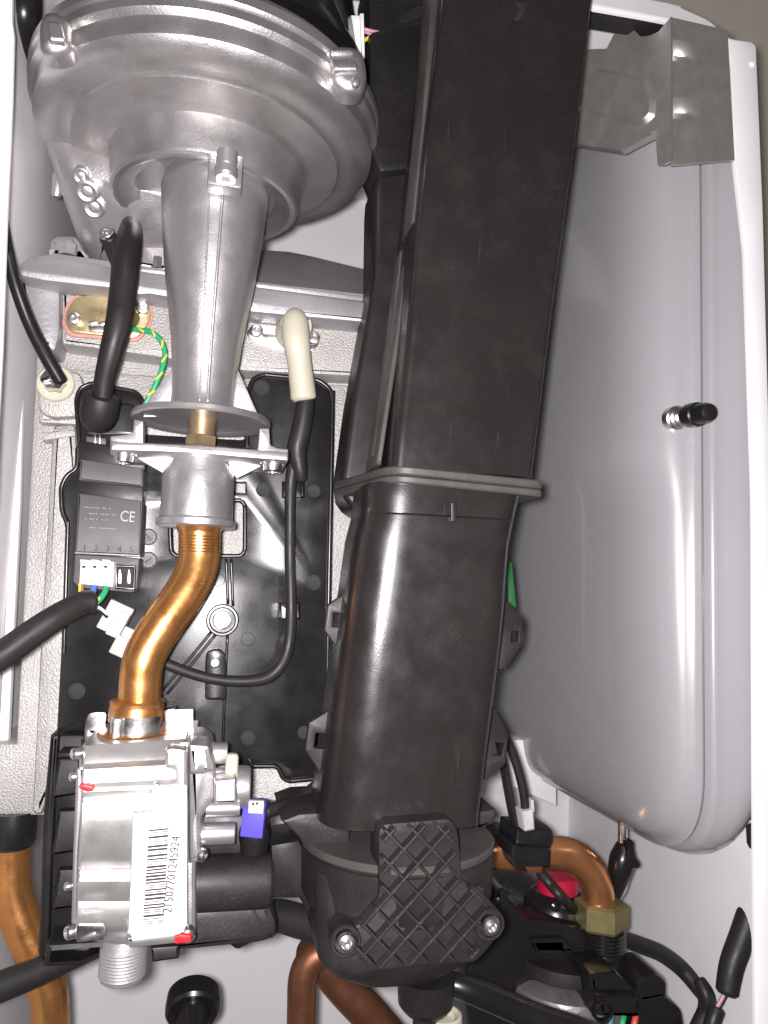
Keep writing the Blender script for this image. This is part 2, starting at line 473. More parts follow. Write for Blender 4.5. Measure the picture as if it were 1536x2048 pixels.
# =================================================================== HEAT EXCHANGER
hx = thing('heat_exchanger', 'rough sand cast aluminium heat exchanger body behind the black carrier plate', 'heat exchanger', P(380, 1632, 0.52))
plate('body', [(74, 640), (760, 660), (755, 1000), (740, 1612), (480, 1612), (480, 1636), (-40, 1634), (-40, 1486), (30, 1486), (50, 1100)], 0.492, 0.12, sand_alu, hx, 0.004)
plate('side_column', [(104, 850), (150, 846), (165, 1000), (150, 1490), (80, 1634), (62, 1630), (84, 1200)], 0.481, 0.03, sand_alu, hx, 0.004, r=8)
plate('upper_ledge', [(122, 575), (300, 580), (760, 640), (760, 755), (480, 742), (300, 712), (122, 688)], 0.472, 0.04, sand_alu, hx, 0.003, r=5)
plate('middle_ledge', [(82, 728), (185, 742), (300, 750), (748, 772), (748, 980), (640, 980), (150, 850), (76, 846)], 0.483, 0.03, sand_alu, hx, 0.0025, r=6)
plate('lower_ledge', [(470, 1538), (735, 1528), (735, 1606), (470, 1606)], 0.484, 0.03, sand_alu, hx, 0.002, r=5)
plate('sensor_pad', [(76, 742), (160, 740), (172, 790), (160, 834), (100, 836), (74, 820)], 0.476, 0.03, sand_alu, hx, 0.003, r=20)
cov = plate('cover_flange', [(28, 534), (52, 514), (110, 512), (330, 546), (520, 572), (760, 606), (760, 648), (480, 622), (300, 588), (268, 590), (255, 580), (90, 562), (40, 552)], 0.452, 0.06, cover_alu, hx, 0.003, r=6)
plate('flange_lip', [(70, 512), (110, 504), (330, 536), (520, 562), (760, 592), (760, 608), (520, 576), (330, 550), (72, 524)], 0.462, 0.07, cover_alu, cov, 0.002)
plate('flange_corner', [(30, 548), (96, 556), (122, 580), (122, 660), (112, 706), (60, 690), (36, 600)], 0.468, 0.05, cover_alu, hx, 0.005, r=10)
def lean(v): return Vector((v.x, v.y + max(0, (v.z - P(600, 600, 0.5).z)) * 1.1, v.z))
plate('gas_manifold_cover', [(470, 430), (590, 432), (640, 446), (762, 492), (768, 606), (470, 570)], 0.478, 0.06, cover_alu, hx, 0.004, warp=lean)
plate('manifold_block', [(98, 478), (112, 468), (150, 468), (170, 492), (186, 516), (94, 512)], 0.478, 0.06, cover_alu, hx, 0.004, r=4)
plate('manifold_block', [(262, 446), (352, 446), (352, 548), (262, 534)], 0.466, 0.06, cover_alu, hx, 0.004, r=8)
for x, y in ((316, 528), (136, 500)):
    lathe('cover_bolt', P(x, y, 0.47) , UPV, [(-0.004, 0.0055), (0.003, 0.0055), (0.0035, 0.005), (0.0035, 0.001)], cast_alu, hx, seg=6)
plate('cast_step', [(84, 864), (150, 858), (152, 872), (84, 882)], 0.4795, 0.02, sand_alu, hx, 0.002)

# supply sleeve and left copper pipe
sl = thing('pipe_sleeve', 'glossy black plastic sleeve where the left copper pipe meets the exchanger', 'sleeve', P(30, 1690, 0.50))
c0 = P(26, 1634, 0.50); k = mpp(c0)
lathe('sleeve_body', c0 + UPV * 0.004, DOWN, [(0, 44 * k), (0.006, 46 * k), (58 * k, 46 * k), (63 * k, 44 * k), (64 * k, 42 * k), (68 * k, 42 * k), (70 * k, 38 * k)], gloss_blk, sl)
ptube('flow_pipe', [(22, 1680, 0.50), (22, 1730, 0.50), (24, 1780, 0.50), (44, 1845, 0.50), (72, 1910, 0.50), (94, 1975, 0.50), (100, 2030, 0.50), (101, 2120, 0.50)],
      [36, 36, 37, 38, 38, 37, 36, 36], copper, None, seg=24)
tag(bpy.data.objects['flow_pipe'], 'golden bent copper pipe dropping from the black sleeve at far left', 'pipe')

# =================================================================== FAN
AX, AY = P(404, 845, 0.42).x, 0.42
def zf(py): return z_at(AX, AY, py)
def rf(hw, py): return hw * mpp((AX, AY, zf(py)))
FCX = AX - 0.0055
fan = thing('combustion_fan', 'round cast aluminium combustion fan with stepped underside at the top left', 'fan', (FCX, AY + 0.01, zf(400)))
def fanprof(lst, z0):
    return [(z0 - zf(py), rf(hw, py)) for py, hw in lst]
zt = zf(60)
FP = [(60, 120), (120, 200), (150, 250), (182, 320), (200, 336), (206, 342), (222, 343), (226, 340), (228.5, 335), (232, 341), (246, 341), (250, 337), (254, 332), (277, 332), (283, 331), (290, 324), (296, 311), (299.5, 298), (301, 286), (302, 272), (304.5, 266), (307, 263), (311, 230), (313, 210), (316, 200), (321, 193), (330, 190), (381, 188), (387, 186), (391, 181), (391, 171), (387, 167), (380, 153), (377, 141), (364, 138), (362, 100)]
zs = zf(60)
def fan_j(a, h): return 1 + 0.004 * math.sin(3 * a + 9 * h)
lathe('housing', (FCX, AY + 0.012, zs), DOWN, fanprof(FP, zs), cast_alu, fan, seg=96, ang=28, jit=fan_j)
# outlet scroll that runs down behind to the exchanger
plate('outlet', [(70, 170), (78, 240), (96, 300), (120, 380), (150, 470), (176, 500), (225, 508), (300, 492), (400, 470), (480, 440), (440, 150), (120, 120)], 0.448, 0.07, cast_alu, fan, 0.012, r=12,
      warp=lambda v: Vector((v.x, v.y + max(-0.025, (v.z - zf(430)) * -0.95) + 0.012, v.z)))
for x, y, r in ((172, 376, 22), (186, 408, 22), (160, 344, 16)):
    p = P(x, y, 0.4545); p = P(x, y, 0.459 + max(-0.025, (p.z - zf(430)) * -0.95)); k = mpp(p)
    lathe('cast_pad', p + Vector((0, 0.004, 0)), Vector((0, -0.72, -0.68)), [(-0.004, r * 1.15 * k), (0.0008, r * 1.0 * k), (0.0014, r * 0.8 * k), (0.0008, r * 0.5 * k), (0.0012, r * 0.3 * k), (0.0011, 0.0002)], cast_alu, fan, seg=20)
lathe('casting_nib', P(113, 388, 0.462), DOWN, [(-0.012, 0.003), (0.0, 0.003), (0.002, 0.002), (0.0022, 0.0003)], cast_alu, fan, seg=14)
# clamping bosses
def fan_boss(cx, cy, D, rows, m=cast_alu):
    for i, (pts, dd, th) in enumerate(rows):
        plate('clamp_boss', pts, D + dd, th, m, fan, 0.003, r=7)
def lump(pts, D, th, bev, r): return plate('clamp_boss', pts, D, th, cast_alu, fan, bev, r=r, ang=50)
lump([(72, 40), (84, 16), (112, 14), (142, 36), (148, 92), (104, 104), (74, 90)], 0.352, 0.013, 0.005, 16)
lump([(92, 38), (122, 42), (132, 82), (96, 80)], 0.3495, 0.01, 0.0015, 8)
lump([(646, 102), (666, 84), (712, 86), (734, 108), (738, 150), (730, 178), (696, 180), (660, 156)], 0.352, 0.013, 0.005, 16)
lump([(660, 116), (700, 114), (716, 124), (718, 140), (668, 140)], 0.3495, 0.01, 0.0015, 6)
ptb = P(711, 164, 0.3515)
lathe('casting_nib', ptb, FRONT, [(-0.003, 0.0024), (0.0006, 0.0024), (0.0016, 0.0016), (0.0019, 0.0002)], cast_alu, fan, seg=16)
for x, y in ((692, 101), ):
    plate('boss_rib', rect(664, 99, 706, 104), 0.3505, 0.01, cast_alu, fan, 0.001)
# motor and black cowl on the far side
mz = zf(60)
lathe('motor_cowl', (FCX + 0.02, AY + 0.03, mz + 0.055), DOWN, [(0, 0.05), (0.004, 0.062), (0.05, 0.070), (0.058, 0.074), (0.062, 0.074)], gloss_blk, fan, seg=40)
ptube('motor_strut', [(520, -40, 0.40), (590, 10, 0.40), (640, 60, 0.405), (665, 110, 0.41)], [22, 20, 16, 8], blk, fan)
ptube('motor_strut', [(640, -40, 0.405), (668, 10, 0.405), (684, 60, 0.408), (688, 110, 0.41)], [26, 22, 14, 9], blk, fan)

# fan plug with its wires
plug = thing('fan_plug', 'small white plug with pink and yellow wires at the right of the fan', 'plug', P(708, 90, 0.42))
plate('plug_body', [(682, 28), (722, 30), (728, 110), (700, 96), (686, 96)], 0.418, 0.014, white_pl, plug, 0.001)
plate('plug_rib', [(720, 26), (728, 26), (730, 112), (724, 108)], 0.415, 0.016, white_pl, plug, 0.0006)
ptube('yellow_wire', [(726, 82, 0.422), (748, 70, 0.424), (764, 62, 0.43)], 4, wire_y, plug, seg=8)
ptube('pink_wire', [(722, 56, 0.424), (744, 62, 0.424), (768, 66, 0.428)], 3.2, wire_pk, plug, seg=8)
ptube('pink_wire', [(724, 62, 0.426), (748, 70, 0.424), (768, 70, 0.428)], 2.6, wire_pk, plug, seg=8)
lathe('wire_ferrule', P(760, 84, 0.42), FRONT, [(-0.004, 0.0016), (0.0, 0.0018), (0.001, 0.0012), (0.0012, 0.0002)], steel, plug, seg=12)
ptube('fan_cable', [(762, 70, 0.43), (800, 52, 0.43), (850, 26, 0.43), (900, -6, 0.43), (950, -40, 0.43)], [10, 17, 19, 19, 19], rubber, None)
tag(bpy.data.objects['fan_cable'], 'black cable running up right from the white fan plug', 'cable')

# =================================================================== VENTURI
ven = thing('venturi', 'tapered cast aluminium venturi tube with disc and bolted flange under the fan', 'venturi', (AX, AY, zf(1050)))
VP = [(352, 96), (376, 101), (386, 105), (392, 105), (440, 101), (500, 95), (560, 88), (620, 79), (680, 70), (720, 66), (750, 63), (790, 62), (816, 64), (830, 70), (836, 74)]
z0 = zf(352)
lathe('tube', (AX, AY, z0), DOWN, fanprof(VP, z0), cast_bright, ven, seg=64, ang=40)
for i, (off, r) in enumerate(((12, 3.2), (-13, 2.2))):
    pts = []
    for py, hw in VP[2:-2]:
        z = zf(py); rr = rf(hw, py); a = off / 105
        pts.append(Vector((AX + rr * math.sin(a + 0.05), AY - rr * math.cos(a + 0.05) + 0.0004, z)))
    tube('mould_seam', pts, r * 0.0003, cast_bright, ven, seg=8)
# clamp block and screw at the neck
p = Vector((AX + rf(22, 340), AY - rf(112, 360), zf(336)))
box('clamp_block', (AX + rf(20, 400), AY - rf(128, 400), zf(414)), (rf(62, 400), rf(36, 400), rf(62, 400)), cast_alu, ven, bevel=0.0015)
k = rf(1, 400)
lathe('clamp_post', (AX + rf(22, 400), AY - rf(152, 400), zf(384)), DOWN, [(0, 12 * k), (2 * k, 19 * k), (26 * k, 19 * k), (27 * k, 15 * k), (32 * k, 15 * k), (33 * k, 21 * k), (46 * k, 21 * k), (51 * k, 17 * k), (51 * k, 9 * k), (44 * k, 7 * k), (44 * k, 0.5 * k)], cast_bright, ven, seg=28)
# disc
zd = zf(838)
lathe('disc', (AX, AY, zd), DOWN, [(-0.0015, rf(60, 838)), (-0.0012, rf(130, 838)), (-0.0003, rf(135, 838)), (0.0018, rf(136, 838)), (0.0028, rf(133, 838)), (0.0024, rf(126, 838)), (0.0005, rf(118, 838)), (0.0002, rf(20, 838))], cast_bright, ven, seg=72)
# gussets: white lit triangular webs either side
for pts in ([(348, 730), (346, 832), (286, 834), (296, 800)], [(472, 730), (518, 832), (480, 834), (468, 834)]):
    plate('gusset', pts, 0.420, 0.003, cast_bright, ven, 0.0005)
# legs down to the flange bar
def leg(pts, D): return plate('leg', pts, D, 0.010, cast_bright, ven, 0.0008, r=3)
leg([(267, 838), (287, 842), (287, 892), (222, 896), (220, 872), (258, 868), (266, 862)], 0.410)
leg([(519, 856), (539, 856), (541, 890), (556, 896), (577, 898), (577, 920), (514, 912)], 0.410)
bar = plate('flange_bar', [(220, 882), (300, 886), (400, 890), (500, 898), (577, 904), (577, 922), (480, 914), (400, 906), (290, 902), (221, 900)], 0.395, 0.05, cast_bright, ven, 0.001, r=3)
for pts in ([(270, 898), (350, 902), (352, 926), (334, 952), (322, 944), (276, 918)], [(452, 908), (528, 916), (520, 934), (474, 956), (460, 940)]):
    plate('web', pts, 0.418, 0.003, cast_bright, ven, 0.0005)
for x, y in ((248, 902), (546, 920)):
    p = P(x, y, 0.408); k = mpp(p)
    lathe('flange_screw', p, DOWN, [(-0.001, 25 * k), (4 * k, 26 * k), (9 * k, 24 * k), (9 * k, 19 * k), (22 * k, 18 * k), (25 * k, 14 * k), (25 * k, 9 * k), (19 * k, 8 * k), (19 * k, 1 * k)], steel, ven, seg=30)
# brass injector
zb_ = zf(836); k = rf(1, 870)
lathe('injector', (AX, AY, zb_), DOWN, [(0, 27 * k), (45 * k, 27 * k), (47 * k, 25 * k)], brass, ven, seg=36)
lathe('injector_hex', (AX, AY, zf(872)), DOWN, [(0, 28 * k), (2 * k, 33 * k), (20 * k, 33 * k), (24 * k, 30 * k)], brass, ven, seg=6, ang=20)
# cup below the bar
CP = [(900, 45), (906, 48), (916, 49), (920, 50), (945, 68), (950, 70), (1036, 71), (1040, 74), (1041, 78), (1052, 78), (1055, 74), (1055, 40)]
z0 = zf(900)
lathe('cup', (AX, AY, z0), DOWN, fanprof(CP, z0), cast_bright, ven, seg=64)

# =================================================================== GAS PIPE
gp = thing('gas_pipe', 'thick golden copper gas pipe bending from venturi cup down to gas valve', 'pipe', P(278, 1480, 0.41))
ptube('pipe', [(399, 1046, 0.42), (399, 1080, 0.42), (398, 1115, 0.42), (389, 1152, 0.418), (364, 1196, 0.415), (334, 1238, 0.412), (305, 1282, 0.41), (287, 1322, 0.408), (281, 1360, 0.408), (279, 1410, 0.408)],
      [42, 41, 41, 41.5, 42, 42, 42, 41.5, 41, 41], copper, gp, seg=36, k=10)
p = P(399, 1049, 0.42); k = mpp(p)
lathe('flare', p, DOWN, [(0, 46 * k), (3 * k, 47 * k), (6 * k, 46 * k), (14 * k, 42.5 * k), (16 * k, 42 * k)], copper, gp, seg=40, cap=False)
for i in range(6):
    y = 1074 + i * 6
    p = P(399, y, 0.42)
    lathe('swage_ring', p, DOWN, [(-1.2 * k, 41 * k), (0, 41.7 * k), (1.2 * k, 41 * k)], copper, gp, seg=36, cap=False, ang=60)
p = P(275, 1398, 0.408); k = mpp(p)
lathe('socket', p, DOWN, [(0, 41 * k), (1 * k, 50 * k), (6 * k, 53 * k), (12 * k, 51 * k), (18 * k, 53 * k), (42 * k, 53 * k), (44 * k, 48 * k), (60 * k, 46 * k), (62 * k, 68 * k), (66 * k, 72 * k), (71 * k, 72 * k), (74 * k, 68 * k), (76 * k, 40 * k), (110 * k, 40 * k)], copper, gp, seg=48)

clip = thing('retaining_clip', 'bright bent steel clip around the copper socket on the valve', 'clip', P(280, 1495, 0.40))
def arc_strip(name, c, r, a0, a1, z0, z1, t, m, parent, n=20):
    vs_ = []; fs = []
    for i in range(n + 1):
        a = a0 + (a1 - a0) * i / n
        d = Vector((math.sin(a), -math.cos(a), 0))
        for rr, z in ((r, z0), (r + t, z0), (r + t, z1), (r, z1)):
            vs_.append(Vector((c.x, c.y, 0)) + d * rr + Vector((0, 0, z)))
    for i in range(n):
        for j in range(4):
            q = (j + 1) % 4
            fs.append([i * 4 + j, i * 4 + q, (i + 1) * 4 + q, (i + 1) * 4 + j])
    fs.append([0, 1, 2, 3]); fs.append([n * 4 + j for j in (3, 2, 1, 0)])
    return mesh(name, vs_, fs, m, parent)
pc = P(275, 1440, 0.408); k = mpp(pc)
zt1 = z_at(pc.x, pc.y - 58 * k, 1437); zb1 = z_at(pc.x, pc.y - 58 * k, 1502)
arc_strip('front_band', pc, 54 * k, -0.95, 0.95, zb1, zt1, 0.0009, steel, clip)
plate('folded_edge', [(222, 1444), (232, 1436), (240, 1440), (236, 1500), (224, 1504)], 0.392, 0.003, steel, clip, 0.0006, r=5)
plate('left_ear', [(170, 1450), (176, 1428), (190, 1424), (214, 1425), (210, 1460), (204, 1486), (168, 1486)], 0.428, 0.0012, steel, clip, 0.0004, r=10, holes=[[(180, 1462), (194, 1462), (194, 1468), (180, 1466)]])
plate('right_bracket', [(328, 1422), (346, 1420), (386, 1418), (388, 1480), (332, 1484)], 0.416, 0.0012, steel, clip, 0.0004, holes=[[(362, 1458), (374, 1457), (374, 1466), (362, 1467)]])
plate('bracket_fold', [(330, 1420), (350, 1418), (348, 1484), (330, 1486)], 0.404, 0.012, steel, clip, 0.0004)

# =================================================================== GAS VALVE
val = thing('gas_valve', 'silver gas valve block with white barcode label below the copper pipe', 'gas valve', P(270, 1890, 0.40))
VD = 0.366
# front cover: a vertical step profile drawn out sideways
prof = [(1484, 0.016), (1500, 0.012), (1522, 0.0095), (1530, 0.0060), (1534, 0.0050), (1562, 0.0045), (1568, 0.0030), (1572, 0.0012), (1580, 0.0004), (1586, 0.0016), (1592, 0.0044), (1596, 0.0052), (1599, 0.0040), (1602, 0.0012), (1612, 0.0002), (1640, 0.0), (1664, 0.0006), (1690, 0.0016), (1715, 0.0030),
        (1730, 0.0042), (1733, 0.0046), (1736, 0.0020), (1740, 0.0020), (1744, 0.0032), (1752, 0.0020), (1762, 0.0010), (1776, 0.0014), (1792, 0.0030), (1804, 0.0044), (1812, 0.0040), (1850, 0.0042), (1862, 0.0060), (1872, 0.0100), (1878, 0.016)]
vs_ = []; fs = []
nP = len(prof)
cols = [(0.0, 0.004), (0.008, 0.0012), (0.02, 0.0), (0.5, 0), (0.93, 0.0), (0.985, 0.0012), (1.0, 0.004)]
for t, dx in cols:
    for py, dd in prof:
        xl = 166 + (py - 1500) * -0.042; xr = 374 + (py - 1500) * -0.012
        px = xl + (xr - xl) * t
        yy = py + (0.5 - t) * 14 * (1 - (py - 1484) / 300)
        vs_.append(P(px, yy, VD + dd + dx + 0.006 * t))
for c in range(len(cols) - 1):
    for i in range(nP - 1):
        a = c * nP + i
        fs.append([a, a + 1, a + nP + 1, a + nP])
# close backwards
nb = len(vs_)
border = [i for i in range(nP)] + [c * nP + nP - 1 for c in range(1, len(cols))] + [(len(cols) - 1) * nP + i for i in range(nP - 2, -1, -1)] + [c * nP for c in range(len(cols) - 2, 0, -1)]
for i in border:
    v = vs_[i]; vs_.append(Vector((v.x, VD + 0.07, v.z)))
n = len(border)
for i in range(n):
    j = (i + 1) % n
    fs.append([border[i], border[j], nb + j, nb + i])
fs.append([nb + i for i in range(n)])
mesh('front_cover', vs_, fs, valve_alu, val, ang=32)
plate('rear_body', [(158, 1496), (392, 1482), (392, 1870), (262, 1896), (142, 1880)], 0.385, 0.055, cast_bright, val, 0.002, r=6)
plate('side_flange', [(152, 1540), (166, 1532), (164, 1600), (156, 1700), (152, 1850), (142, 1850), (146, 1700)], 0.378, 0.05, cast_bright, val, 0.001, r=4)
for x, y, r in ((160, 1506, 12), (148, 1862, 14), (157, 1552, 10), (147, 1770, 9)):
    p = P(x, y, 0.384)
    screw('housing_screw', p, Vector((-0.9, -0.6, 0)), r * mpp(p), steel, val, 0.004)
plate('cover_tab', [(330, 1500), (345, 1496), (372, 1500), (374, 1580), (352, 1580), (350, 1540), (330, 1536)], 0.3685, 0.01, valve_alu, val, 0.0015, r=4)
screw('cover_screw', P(313, 1570, 0.366), FRONT, 6 * mpp(P(313, 1570, 0.366)), steel, val, 0.0015)
# raised sticker base + label
plate('bottom_lip', [(252, 1868), (372, 1852), (372, 1884), (356, 1890), (258, 1900), (252, 1890)], 0.367, 0.03, valve_alu, val, 0.0025, r=4)
plate('label_backing', [(264, 1626), (374, 1618), (372, 1858), (256, 1878)], 0.3655, 0.012, valve_alu, val, 0.0008)
lab = plate('label', [(268, 1630), (302, 1628), (304, 1574), (374, 1570), (374, 1850), (366, 1860), (266, 1876), (257, 1866)], 0.3635, 0.0012, paper, val, 0.0003, r=6)
vs_ = []; fs = []
random.seed(42)
y = 0.0
while y < 0.985:
    wd = random.choice((0.009, 0.010, 0.018, 0.024)); gap = random.choice((0.010, 0.011, 0.016, 0.020))
    t0, t1 = y, min(1, y + wd)
    q = []
    for t in (t0, t1):
        for s in (0, 1):
            xx = 298 - 13 * t + s * (40 + 2 * t); yy = 1656 + 196 * t - s * 4
            q.append((xx, yy))
    i = len(vs_)
    for D_ in (0.3630, 0.3637):
        vs_ += [P(q[0][0], q[0][1], D_), P(q[1][0], q[1][1], D_), P(q[3][0], q[3][1], D_), P(q[2][0], q[2][1], D_)]
    fs += [(i, i + 1, i + 2, i + 3), (i + 4, i + 5, i + 6, i + 7)] + [(i + a, i + (a + 1) % 4, i + 4 + (a + 1) % 4, i + 4 + a) for a in range(4)]
    y += wd + gap
mesh('barcode', vs_, fs, ink, lab, smooth=False)
p = P(344, 1749, 0.3631)
text_mesh('serial_number', '21507701245924', p, 25 * mpp(p), ink, lab, rot=R(90 - 3.2), extrude=0.0004, sx=0.85)
def blob(name, pts, D, m, parent, th=0.0006): return plate(name, pts, D, th, m, parent, 0.0002, r=4)
blob('red_seal_mark', [(156, 1572), (170, 1570), (186, 1574), (187, 1582), (174, 1584), (160, 1578)], 0.3645, red_ink, val, 0.005)
blob('red_seal_mark', [(348, 1874), (362, 1870), (382, 1872), (382, 1884), (362, 1886), (350, 1888)], 0.3650, red_ink, val, 0.008)
screw('bottom_screw', P(374, 1866, 0.372), Vector((0.3, -1, -0.1)), 0.0035, steel, val, 0.004)
sp = plate('earth_terminal', [(154, 1850), (206, 1849), (212, 1856), (211, 1874), (202, 1880), (152, 1886)], 0.364, 0.0012, steel, val, 0.0003, r=5, holes=[circ(189, 1864, 3.2, 10)])
# threaded inlet
p = P(250, 1870, 0.395); k = mpp(p)
tp = [(0, 40 * k), (20 * k, 44 * k)]
for i in range(9):
    tp += [(22 * k + i * 6.2 * k, 46 * k), (25 * k + i * 6.2 * k, 43.5 * k)]
tp += [(80 * k, 42 * k), (83 * k, 38 * k)]
lathe('threaded_inlet', p, DOWN, tp, cover_alu, val, seg=40, ang=20)
# right-hand casting
plate('side_casting', [(374, 1486), (404, 1486), (424, 1500), (430, 1530), (432, 1600), (404, 1640), (404, 1728), (376, 1734)], 0.380, 0.04, cast_bright, val, 0.004, r=8)
plate('upper_rib', [(376, 1488), (420, 1490), (428, 1545), (400, 1552), (378, 1552)], 0.377, 0.02, cast_bright, val, 0.003, r=8)
def xcyl(name, x0, x1, y, hw, D, m, parent, chamf=2.5, seg=32, dome=False):
    a, b = P(x0, y, D), P(x1, y, D)
    L = b.x - a.x; r = hw * mpp(b); c = chamf * mpp(b)
    pr = [(0, r), (L - c, r), (L - c * 0.3, r - c * 0.3), (L, r - c), (L, r * 0.02)]
    return lathe(name, a, RIGHT, pr, m, parent, seg=seg)
xcyl('port', 396, 455, 1507, 21, 0.396, cast_bright, val)
xcyl('regulator', 424, 478, 1574, 36, 0.393, cast_bright, val)
xcyl('regulator_cap', 474, 500, 1574, 41, 0.394, cast_bright, val, 5)
plate('regulator_block', [(428, 1562), (472, 1558), (474, 1606), (428, 1608)], 0.374, 0.02, cast_bright, val, 0.0012, r=3)
plate('blank_sticker', [(434, 1564), (469, 1562), (469, 1600), (434, 1602)], 0.3733, 0.001, grey_pl, val, 0.0002, r=2)
p = P(462, 1562, 0.388); k = mpp(p)
lathe('nylon_peg', p, UPV, [(0, 13 * k), (46 * k, 13 * k), (52 * k, 11 * k), (54 * k, 7 * k), (54 * k, 0.5 * k)], ivory, val, seg=24)
xcyl('lower_port', 412, 480, 1617, 16, 0.386, cast_bright, val)
xcyl('test_nipple', 398, 470, 1668, 21, 0.388, cast_bright, val, 3)
screw('side_screw', P(398, 1708, 0.384), Vector((0.8, -0.6, 0)), 14 * mpp(P(398, 1708, 0.384)), steel, val, 0.004)
# black solenoid
sol = thing('solenoid_coil', 'black ribbed plastic solenoid cylinder at the right of the gas valve', 'solenoid', P(460, 1822, 0.40))
a = P(360, 1768, 0.405); b = P(545, 1768, 0.405); k = mpp(b)
lathe('coil', a, RIGHT, [(0, 52 * k), (b.x - a.x - 16 * k, 52 * k), (b.x - a.x - 7 * k, 50 * k), (b.x - a.x - 1 * k, 44 * k), (b.x - a.x, 36 * k), (b.x - a.x, 0.001)], trap_blk, sol, seg=48)
plate('lower_cover', [(300, 1870), (380, 1822), (500, 1812), (540, 1806), (556, 1850), (553, 1880), (520, 1890), (300, 1912)], 0.402, 0.05, trap_blk, sol, 0.004, r=10)
plate('cover_groove', [(502, 1818), (508, 1818), (536, 1868), (532, 1872)], 0.4008, 0.002, slot_dark, sol, 0.0002)
plate('latch', [(302, 1896), (356, 1892), (358, 1918), (304, 1926)], 0.388, 0.02, blk, sol, 0.001, r=2)
plate('upper_cover', [(380, 1628), (540, 1628), (548, 1720), (380, 1730)], 0.418, 0.03, blk, sol, 0.003, r=8)

# violet plug on a black round base
vp = thing('violet_plug', 'small violet plug with grey top in a black round socket', 'plug', P(508, 1700, 0.40))
p = P(510, 1660, 0.40); k = mpp(p)
lathe('socket', p + DOWN * 0 , DOWN, [(-12 * k, 12 * k), (-10 * k, 28 * k), (0, 31 * k), (16 * k, 31 * k), (28 * k, 28 * k), (40 * k, 27 * k), (44 * k, 24 * k)], gloss_blk, vp, seg=32)
box('plug_body', P(509, 1635, 0.396), (44 * k, 36 * k, 66 * k), purple, vp, rot=Matrix.Rotation(R(-14), 3, 'Z') @ Matrix.Rotation(R(3), 3, 'Y'), bevel=0.0006)
box('plug_top', P(513, 1613, 0.386), (30 * k, 12 * k, 24 * k), grey_pl, vp, rot=Matrix.Rotation(R(-14), 3, 'Z'), bevel=0.0006)
for x, y in ((506, 1608), (514, 1607)):
    box('contact', P(x, y, 0.381), (4 * k, 2 * k, 4 * k), slot_dark, vp, bevel=0.0001)
ptube('valve_cable', [(530, 1624, 0.405), (560, 1614, 0.41), (600, 1598, 0.42), (640, 1568, 0.43), (670, 1535, 0.44), (720, 1490, 0.45)], 14, rubber, None)
tag(bpy.data.objects['valve_cable'], 'black cable from the violet plug passing behind the lower duct', 'cable')

# =================================================================== CARRIER PLATE
car = thing('carrier_plate', 'glossy black moulded plastic carrier plate on the heat exchanger front', 'carrier plate', P(390, 1560, 0.465))
outline = [(152, 800), (160, 776), (182, 766), (272, 784), (284, 800), (286, 868), (492, 880), (494, 790), (506, 758), (526, 749), (638, 760), (660, 778), (665, 800), (657, 1200), (652, 1500), (642, 1556), (578, 1562), (566, 1556), (556, 1532), (440, 1532), (130, 1545), (112, 1480), (128, 1185), (137, 1048), (124, 1022), (122, 974), (134, 950), (154, 938)]
win = fillet([(338, 1004), (490, 1000), (490, 1112), (342, 1112)], 18)
slot1 = [(470, 964), (491, 965), (491, 986), (470, 985)]
slot2 = [(350, 880 + 6), (378, 884), (378, 893), (350, 892)]
pl = plate('panel', fillet(outline, 12), 0.466, 0.006, gloss_blk, car, 0.0012, holes=[win, slot1])
def rim_tube(pts, D, r_, name, m, parent, closed=False):
    return ptube(name, [(x, y, D) for x, y in pts], r_, m, parent, seg=8, k=3)
rim_tube(fillet([(160, 900), (152, 800), (160, 776), (182, 766), (272, 784), (284, 800), (286, 860)], 14), 0.466, 4.5, 'edge_bead', gloss_blk, car)
rim_tube(fillet([(494, 880), (494, 790), (506, 758), (526, 749), (638, 760), (660, 778), (665, 800), (657, 1200), (652, 1500), (642, 1556), (578, 1562), (566, 1556), (556, 1532), (500, 1532)], 12), 0.466, 5, 'edge_bead', gloss_blk, car)
rim_tube(fillet([(128, 1300), (136, 1050), (124, 1022), (122, 974), (134, 950), (154, 938), (156, 890)], 12), 0.466, 5, 'edge_bead', gloss_blk, car)
rim_tube(win + [win[0]], 0.466, 4.5, 'window_bead', gloss_blk, car)
plate('inner_panel', fillet([(170, 800), (268, 806), (270, 870), (172, 870)], 8), 0.4645, 0.004, gloss_blk, car, 0.001)
for pts in ([(452, 1118), (454, 1160), (456, 1208)], [(462, 1118), (464, 1160), (466, 1212)], [(424, 1262), (380, 1316), (322, 1384)], [(432, 1268), (390, 1320), (334, 1388)], [(455, 1270), (452, 1330), (448, 1420), (446, 1500)]):
    rim_tube(pts, 0.4655, 3, 'rib', gloss_blk, car)
def ring(name, x, y, hw, t, D, m, parent, h=0.003):
    p = P(x, y, D); k = mpp(p)
    return lathe(name, p, FRONT, [(-0.002, (hw + t) * k), (h * 0.8, (hw + t) * k), (h, (hw + t * 0.7) * k), (h, (hw + 0.3 * t) * k), (h * 0.8, hw * k), (-0.002, hw * k)], m, parent, seg=32, cap=False)
ring('boss_ring', 445, 1240, 24, 8, 0.466, gloss_blk, car, 0.004)
p = P(444, 1240, 0.4655); k = mpp(p)
lathe('boss_plug', p, FRONT, [(-0.002, 19 * k), (0.0005, 19 * k), (0.001, 14 * k), (0.0006, 5 * k), (0.0006, 0.5 * k)], steel, car, seg=28)
bs = plate('screw_tower', [(410, 1330), (412, 1306), (424, 1298), (440, 1298), (452, 1310), (454, 1400), (410, 1400)], 0.463, 0.005, gloss_blk, car, 0.001, r=6)
screw('tower_screw', P(430, 1326, 0.463), FRONT, 10 * k, steel, car, 0.0015)
